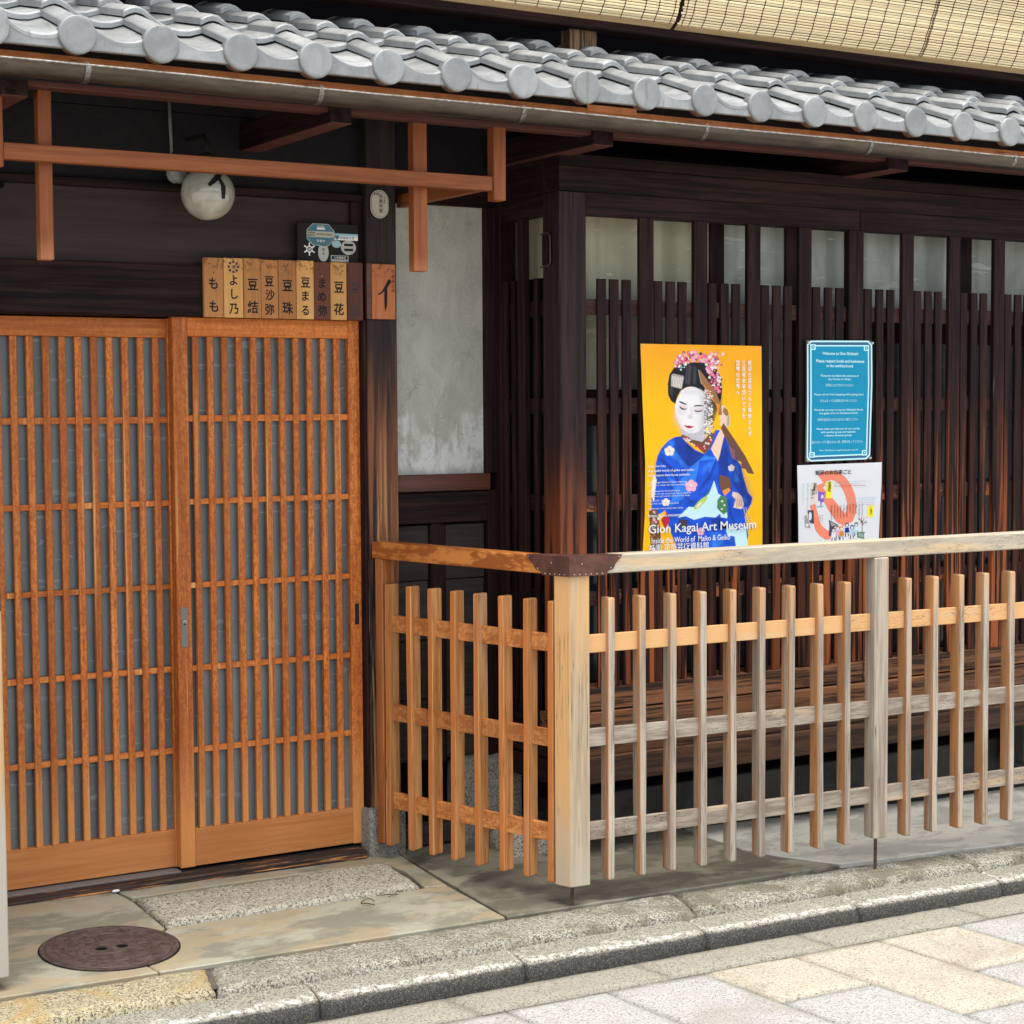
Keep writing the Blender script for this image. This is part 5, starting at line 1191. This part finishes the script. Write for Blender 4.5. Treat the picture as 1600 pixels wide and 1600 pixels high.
for k in range(150):
    a = rg.rand(); cx = 518+66*rg.rand()-10*a; cy = 372+345*a; w_, h_ = 6+4*rg.rand(), 4+3*rg.rand()
    fill([(cx-w_, cy), (cx-w_*.2, cy-h_), (cx+w_, cy+1), (cx, cy+h_)], [(.84, .82, .80), (.05, .045, .06), (.82, .76, .66), (.30, .28, .30), (.84, .82, .80)][k % 5], .95, .5)
for k in range(120):
    t_ = rg.rand(); a = t_*3.0; cx = 480-165*math.cos(a)+rg.normal()*12; cy = 185-82*math.sin(a)+rg.normal()*14+(max(0, t_-.5)*330)
    if t_ > .5: cx = 590+rg.normal()*28
    c_ = [(.75, .12, .28), (.82, .38, .50), (.62, .06, .12), (.84, .70, .72), (.35, .05, .14)][k % 5]; r_ = 5+7*rg.rand()
    for p_ in range(5): ang = p_*1.257+k; fill(circ(cx+r_*.6*math.cos(ang), cy+r_*.6*math.sin(ang), r_*.5, None, 7), c_, .95, .5)
    fill(circ(cx, cy, r_*.28, None, 6), (.86, .80, .60), 1, .4)
isb = (cv[..., 2] > 1.9*cv[..., 0]) & (cv[..., 2] > .12)
fold_ = .68+.64*(.6*lowf(26)+.4*lowf(60)); m = blur(isb.astype(float), .6)[..., None]
cv = cv*(1-m)+cv*fold_[..., None]*m
fill([(690, 730), (760, 860), (840, 1060), (880, 1190), (860, 1240), (800, 1250), (740, 1060), (690, 900)], (.004, .02, .20), .45, 10)
fill([(160, 930), (205, 800), (225, 800), (190, 940), (200, 1100), (165, 1010)], (.004, .03, .30), .5, 7)
cv *= (.94+.12*lowf(9))[..., None]*(1+.05*(rg.rand(CH, CW, 1)-.5))
cv = np.clip(cv, .002, .93)
step_x = (958-55)/(CW-1)
me = bpy.data.meshes.new('printed_picture')
GX, GY = np.meshgrid(np.arange(CW), np.arange(CH)); px_ = GX/SS+X_0; py_ = GY/SS+Y_0
lo_ = np.interp(py_, [36, 480, 900, 1300, 1600], [55, 70, 88, 84, 66]); hi_ = np.interp(py_, [36, 500, 1540, 1600], [947, 952, 958, 955])
u_ = (px_-X_0)/(912.0); px2 = np.clip(px_, lo_, hi_); py2 = np.clip(py_, 36+(px2-55)*.004, 1600)
VX = 3.4365+(px2-58)*sA; VZ = 1.7035-(py2-36)*.000451
co = np.stack([VX, np.full_like(VX, PY-.0003), VZ], -1).reshape(-1, 3); ctr = np.array([3.69, PY, 1.0]); 
idx = (GY*CW+GX)[:-1, :-1].ravel(); fc = np.stack([idx, idx+CW, idx+CW+1, idx+1], -1)
nf = len(fc); me.vertices.add(len(co)); me.vertices.foreach_set('co', (co-ctr).ravel()); me.loops.add(nf*4); me.loops.foreach_set('vertex_index', fc.ravel()); me.polygons.add(nf); me.polygons.foreach_set('loop_start', np.arange(nf)*4)
me.update(calc_edges=True)
at = me.color_attributes.new('ink', 'FLOAT_COLOR', 'POINT'); at.data.foreach_set('color', np.concatenate([cv.reshape(-1, 3), np.ones((CH*CW, 1))], 1).ravel())
s_ = NT('printed poster paper'); an = s_.n('ShaderNodeAttribute'); an.attribute_name = 'ink'; s_.bump(s_.noise(s_.pos, 8, 2), .3, .02); s_.fin(an.outputs['Color'], .5, .2); me.materials.append(s_.m)
link('printed_picture', me, ctr, pA)
bm = bmesh.new(); vv = [bm.verts.new((x, PY, z)) for x, z in [A_(*p) for p in [(57, 38), (945, 40), (950, 500), (956, 1540), (953, 1598), (68, 1598), (86, 1300), (90, 900), (72, 480)]]]; bm.faces.new(vv); bmesh.ops.solidify(bm, geom=bm.faces[:], thickness=.0007)
mk('sheet', bm, 'cream_paint', pA, norm=True)
ty = PY-.0052
def tA(s_, cx, cy, hgt, width=None, bold=0, align='LEFT'):
    x, z = A_(cx, cy); size = hgt*.000451/.72
    sx_ = 1
    if width:
        bmt = bmesh.new(); text(bmt, s_, 0, 0, 0, 1, 'LEFT', bold); W_ = max(v.co.x for v in bmt.verts); bmt.free(); sx_ = width*sA/(W_*size)
    bm = bmesh.new(); text(bm, s_, x, z, ty, size, align, bold, 0, sx_); mk('lettering', bm, 'white_print', pA)
tA('Gion Kagai Art Museum', 103, 1424, 66, 800, .012)
tA('Inside the World of  Maiko & Geiko', 124, 1500, 42, 580, .010)
tA('祇園 花街芸術資料館', 105, 1556, 42, 440, .008)
tA('https://gion-museum.com', 103, 1305, 22, 300, .008)
tA('Kyoto Gion Kobu', 103, 938, 16, 125, .006); tA('A graceful world of geiko and maiko', 103, 972, 18, 330, .008); tA('who preserve these Kyoto aesthetics', 103, 1006, 18, 300, .008)
ln = ['The five kagai districts of Kyoto have kept', 'the dance, music, tea and seasonal manners', 'of the teahouses for three hundred years', 'Visitors can see costumes, hair ornaments', 'and rooms, and watch a dance on the stage', 'Open 11:00 - 19:00', 'Yasaka Hall, Gion, Higashiyama, Kyoto', 'Last admission is thirty minutes before closing']
for i, (l_, y_, w_) in enumerate(zip(ln, (1056, 1076, 1120, 1140, 1158, 1190, 1212, 1248), (280, 330, 230, 310, 300, 120, 220, 250))): tA(l_, 103, y_, 12, w_, 0)
for col_, s_ in ((851, '祇園の芸妓さんと舞妓さんが'), (805, '三百有余年紡いできた'), (760, '藝舞の世界へ')):
    bm = bmesh.new()
    for i, ch in enumerate(s_):
        x, z = A_(col_, 185+44.5*i); text(bm, ch, x, z, ty, .0190, 'CENTER', .012, 0, .9)
    mk('lettering', bm, 'white_print', pA)
bm = bmesh.new()
for cx, cy in ((68, 46), (935, 66)): x, z = A_(cx, cy); lathe(bm, [(.0003, -.003), (.003, -.0025), (.0035, .001)], (x, PY, z), 10, 'y')
mk('pins', bm, 'nail', pA, norm=True)

# blue notice
pB = empty('notice_board', (4.295, 4.855, 1.5)); tag(pB, 'tall blue notice with white double border and small white writing, above the white flyer', 'notice')
sBx, sBz = .305/783, .4225/1415
def B_(cx, cy): return (4.1425+(cx-158)*sBx, 1.7235-(cy-90-.015*(cx-158))*sBz)
def blu():
    s = NT('blue notice print'); s.bump(s.noise(s.pos, 7, 2), .25, .02); return s.fin((.002, .27, .46), .5, .2)
MAT['blue_paper'] = blu(); MAT['blue_edge'] = simple('dark blue print', (.01, .10, .22), .42); MAT['frost'] = simple('clear sheet edge', (.05, .05, .045), .2)
MAT['cyan_print'] = simple('pale cyan print', (.55, .88, .92), .5)
bm = bmesh.new(); plate(bm, [B_(*p) for p in ((158, 84), (935, 84), (955, 400), (925, 1512), (150, 1512), (160, 800))], 4.8605, 4.8625); mk('clear_sheet', bm, 'frost', pB, norm=True)
LY[0] = 0
def fr_(x0, y0, x1, y1, c): return [(x0+c, y0), (x1-c, y0), (x1, y0+c), (x1+6, (y0+y1)/2-200), (x1-16, y1-c), (x1-16-c, y1), (x0+c, y1), (x0, y1-c), (x0+4, (y0+y1)/2), (x0, y0+c)]
Q = [('blue_edge', fr_(166, 86, 945, 1508, 45)), ('cyan_print', fr_(168, 90, 942, 1505, 44)), ('blue_edge', fr_(184, 108, 926, 1488, 38)), ('cyan_print', fr_(205, 142, 905, 1455, 8)), ('blue_paper', fr_(220, 158, 890, 1440, 6))]
for cx, cy in ((237, 165), (875, 178), (230, 1428), (858, 1428)):
    Q += [('cyan_print', [(cx-32, cy-32), (cx+32, cy-32), (cx+32, cy+32), (cx-32, cy+32)]), ('blue_paper', [(cx-19, cy-19), (cx+19, cy-19), (cx+19, cy+19), (cx-19, cy+19)]), ('cyan_print', circ(cx, cy, 9, 9, 6))]
art(pB, 'printed_border', Q, B_, 4.8600)
def tB(s_, cy, hgt, w_, bold=.006, cxm=553):
    x, z = B_(cxm-w_/2, cy); size = hgt*sBz/.72
    bmt = bmesh.new(); text(bmt, s_, 0, 0, 0, 1, 'LEFT', bold); W_ = max(v.co.x for v in bmt.verts); bmt.free()
    bm = bmesh.new(); text(bm, s_, x, z, 4.8594, size, 'LEFT', bold, 0, w_*sBx/(W_*size)); mk('lettering', bm, 'cyan_print', pB)
tB('Welcome to Gion Shinbashi', 254, 34, 430, .02, 560); tB('Please respect locals and businesses', 343, 36, 575, .02, 560); tB('in the neighborhood.', 400, 32, 322, .02, 557)
tB('Please do not block the entrance of', 512, 26, 455, .012); tB('any houses or shops.', 552, 24, 275, .012); tB('玄関先にたたずまないでください', 626, 26, 335, 0)
tB('Please refrain from stopping while giving tours', 730, 24, 590, .012, 547); tB('立ち止まっての説明はおやめください', 808, 26, 445, 0, 540)
tB('Please do not stop on narrow Shinbashi Street', 912, 24, 585, .012, 545); tB('but guide tours on Shirakawa Street.', 952, 24, 460, .012, 545); tB('新橋通は道幅が狭いため立ち止まらないで案内してください', 1030, 26, 485, 0, 535)
tB('Please make sure that you do not overlap', 1136, 24, 515, .012, 540); tB('with another group and maintain', 1176, 24, 415, .012, 538); tB('a distance between groups.', 1216, 24, 335, .012, 538); tB('他のグループと重ならない様、間隔を取ってください', 1294, 26, 610, 0, 530)
tB('Gion Shinbashi neighborhood council', 1388, 18, 460, .006, 545)
bm = bmesh.new()
for cx, cy in ((180, 112), (942, 118), (175, 1492), (925, 1492)): x, z = B_(cx, cy); lathe(bm, [(.0003, -.006), (.004, -.005), (.0055, .0), (.0055, .003)], (x, 4.8600, z), 12, 'y')
mk('pins', bm, 'nail', pB, norm=True)

# white flyer
pC = empty('flyer', (4.3, 4.855, 1.1)); tag(pC, 'white flyer with a thick orange curved ribbon and small drawings under the blue notice', 'flyer')
sCx, sCz = .394/1415, .3105/1400
def C_(cx, cy): return (4.1045+(cx-80)*sCx, 1.289-(cy-130)*sCz)
MAT['white_paper'] = simple('white flyer paper', (.72, .73, .74), .5, .2); MAT['c_or'] = simple('coral print', (.86, .23, .13), .5); MAT['c_yel'] = simple('bright yellow print', (.90, .80, .02), .5); MAT['c_pur'] = simple('purple print', (.20, .10, .48), .5); MAT['c_teal'] = simple('teal print', (.2, .45, .5), .5)
bm = bmesh.new(); plate(bm, [C_(*p) for p in ((80, 130), (1495, 118), (1490, 500), (1462, 1000), (1445, 1560), (110, 1560), (100, 900))], 4.8605, 4.8612); mk('sheet', bm, 'white_paper', pC, norm=True)
LY[0] = 0
Q = []
def ribbon(pts, w_):
    L_, R_ = [], []
    for i, (x, y, ww) in enumerate(pts):
        a = pts[max(i-1, 0)]; b = pts[min(i+1, len(pts)-1)]; dx, dy = b[0]-a[0], b[1]-a[1]; l = math.hypot(dx, dy) or 1
        L_.append((x-dy/l*ww, y+dx/l*ww)); R_.append((x+dy/l*ww, y-dx/l*ww))
    return [[L_[i], L_[i+1], R_[i+1], R_[i]] for i in range(len(pts)-1)]
arc = [(470, 370, 95), (540, 320, 80), (620, 305, 75), (720, 320, 75), (820, 390, 75), (900, 500, 78), (960, 640, 80), (985, 780, 80), (975, 900, 85), (930, 1000, 90), (860, 1030, 95), (790, 980, 95), (720, 880, 90), (650, 790, 85), (590, 700, 75), (530, 620, 70), (480, 520, 75), (450, 440, 80)]
for q in ribbon(arc, 1): Q.append(('c_or', q))
arc2 = [(330, 760, 50), (350, 840, 45), (380, 940, 48), (400, 1040, 50), (430, 1130, 62), (500, 1210, 70), (580, 1260, 75), (640, 1280, 50)]
for q in ribbon(arc2, 1): Q.append(('c_or', q))
Q += [('c_yel', [(560, 400), (655, 400), (650, 668), (552, 668)]), ('c_yel', [(1255, 820), (1365, 820), (1355, 1000), (1245, 1000)]), ('p_cream', [(290, 420), (395, 400), (405, 740), (300, 745)]), ('c_pur', [(418, 555), (530, 565), (520, 720), (480, 730), (478, 800), (462, 800), (460, 720), (420, 700)]), ('white_paper', circ(490, 640, 22, 32, 8)), ('p_cream', [(500, 500), (552, 450), (552, 560)]), ('c_teal', [(400, 790), (510, 785), (510, 805), (400, 810)])]
Q += [('p_dark', [(600, 1015), (760, 1100), (700, 1130), (660, 1160), (635, 1280), (600, 1270), (612, 1100)]), ('p_grey', [(620, 1040), (740, 1100), (650, 1120)])]
for k, (cx, cy, hc) in enumerate(((680, 1180, 'p_dark'), (750, 1150, 'p_brown2'), (815, 1160, 'p_orange'), (905, 1110, 'p_dark'), (990, 1150, 'p_blue2'), (1060, 1110, 'p_dark'))):
    Q += [(hc, circ(cx, cy, 34, 38, 10)), ('p_skin', circ(cx, cy+8, 22, 25, 10)), (('white_paper', 'p_pink2', 'p_orange', 'p_blue2', 'p_ice', 'p_ice')[k], [(cx-32, cy+45), (cx+30, cy+42), (cx+42, cy+120), (cx-40, cy+125)]), ('p_dark', [(cx-30, cy+130), (cx-15, cy+130), (cx-22, cy+190), (cx-36, cy+190)]), ('p_dark', [(cx+10, cy+128), (cx+22, cy+128), (cx+34, cy+180), (cx+22, cy+184)])]
for a, b in (((1160, 1240), (1165, 1100)), ((1165, 1110), (1110, 1010)), ((1165, 1120), (1230, 1060)), ((1160, 1080), (1140, 980)), ((1130, 1045), (1090, 1010)), ((1165, 1090), (1190, 1010)), ((1210, 1080), (1245, 1090))):
    dx, dy = b[0]-a[0], b[1]-a[1]; l = math.hypot(dx, dy); ox, oy = -dy/l*7, dx/l*7; Q.append(('p_brown', [(a[0]-ox, a[1]-oy), (b[0]-ox*.4, b[1]-oy*.4), (b[0]+ox*.4, b[1]+oy*.4), (a[0]+ox, a[1]+oy)]))
for k in range(22): Q.append(('p_pink2', circ(1165+rf.uniform(-90, 90), 1020+rf.uniform(-70, 90), 8, None, 5)))
Q += [('p_green', [(1090, 1235), (1210, 1240), (1205, 1258), (1088, 1252)]), ('p_green', [(1080, 1300), (1200, 1330), (1195, 1350), (1075, 1318)])]+[('p_green', [(1095+k*28, 1240), (1108+k*28, 1240), (1108+k*28, 1330), (1095+k*28, 1325)]) for k in range(4)]
Q += [('p_dark', [(250, 845), (345, 850), (355, 1060), (290, 1050), (260, 960)]), ('white_paper', circ(290, 940, 26, 70, 10)), ('p_grey', [(200, 920), (235, 930), (300, 1130), (205, 1110)]), ('white_paper', circ(238, 1080, 26, 26, 8))]
art(pC, 'printed_picture', Q, C_, 4.8602)
ty = 4.8572
def tC(s_, cx, cy, hgt, w_=None, bold=0, vert=False, mi=0):
    size = hgt*sCz/.72; bm = bmesh.new(); mt_ = ('ink', 'c_teal', 'p_red')[mi]
    if vert:
        for i, ch in enumerate(s_): x, z = C_(cx, cy+i*hgt*1.25); text(bm, ch, x, z, ty, size, 'CENTER', bold, 0, 1)
        mk('lettering', bm, mt_, pC); return
    x, z = C_(cx, cy); bmt = bmesh.new(); text(bmt, s_, 0, 0, 0, 1, 'LEFT', bold); W_ = max(v.co.x for v in bmt.verts); bmt.free()
    text(bm, s_, x, z, ty, size, 'LEFT', bold, 0, w_*sCx/(W_*size)); mk('lettering', bm, mt_, pC)
tC('祇園のお約束ごと', 365, 285, 56, 600, .02)
tC('Gion is a district where people live and work', 680, 420, 16, 550, 0, mi=1); tC('Please keep these manners while you walk', 680, 452, 16, 420, 0, mi=1); tC('Do not touch or follow maiko and geiko', 680, 486, 18, 530, .01, mi=2)
tC('Please do not eat or smoke while walking', 835, 692, 16, 540, 0, mi=1); tC('Do not enter private streets', 1095, 726, 16, 265, 0, mi=1); tC('Photographs are not allowed here', 905, 762, 16, 455, 0, mi=1); tC('Thank you', 1205, 798, 16, 150, 0, mi=2)
tC('お願い', 362, 470, 52, None, .02, True); tC('マナー', 322, 560, 46, None, .02, True)
tC('祇園町', 605, 450, 44, None, .01, True); tC('ご協力', 1305, 870, 34, None, .01, True)
for k, s_ in enumerate(('道にひろがらず', 'ゆずりあい歩く', '舞妓さんを', '追いかけない', 'さわらない', '私道に入らない', '食べ歩きをしない', 'たばこをすわない', 'ごみをすてない', '門口にすわらない', '大きな声をださない')):
    tC(s_, 1155-k*52, 800+(k % 3)*8, 22, None, .012, True)
tC('祇園に暮らすひと働くひとのために', 245, 440, 24, None, 0, True, 1); tC('町のきまりをまもりましょう', 170, 440, 22, None, 0, True, 1); tC('ありがとう', 485, 950, 20, None, 0, True); tC('おおきに', 450, 950, 20, None, 0, True)
tC('祇園町南側', 160, 1382, 20, 110, .02); tC('地区協議会', 165, 1422, 20, 120, .02)

# ================================================================== SMALL THINGS
bm = bmesh.new(); bmesh.ops.create_icosphere(bm, subdivisions=2, radius=1, matrix=Matrix.Translation((1.737, 5.186, zg(1.737, 5.19)+.008)) @ Matrix.Diagonal((.013, .006, .004, 1)))
o = mk('pebble', bm, 'white_print', None, smooth=True); tag(o, 'tiny white shell-like pebble lying against the threshold before the left door', 'pebble')
bm = bmesh.new(); zz = zg(2.3, 4.75)+.004
pts = [(2.370+.020*math.cos(a), 4.760+.030*math.sin(a), zz+.004*math.sin(a*2)) for a in [i*.5 for i in range(11)]]; tube(bm, pts, .0016, 6)
pts = [(2.42+.012*i, 4.795+.012*math.sin(i*1.3), zz+.003+.002*math.cos(i*2)) for i in range(8)]; tube(bm, pts, .0014, 6)
pts = [(2.44+.010*i, 4.775-.006*math.cos(i*1.1), zz+.004) for i in range(5)]; tube(bm, pts, .0012, 6)
o = mk('wire_scrap', bm, 'rod', None); tag(o, 'small rusty twist of wire lying on the concrete before the stepping stone', 'wire')
mt = empty('gas_meter', (5.59, 5.08, .0)); tag(mt, 'grey meter with a round dial under the bay window at the right edge', 'meter')
bx('case', 'conduit', mt, 5.462, 5.72, 5.06, 5.2, .05, .42, .01)
bm = bmesh.new(); lathe(bm, [(.03, -.004), (.036, -.008), (.042, -.004), (.042, .006)], (5.508, 5.06, .345), 24, 'y'); mk('dial', bm, 'ink', mt, norm=True)
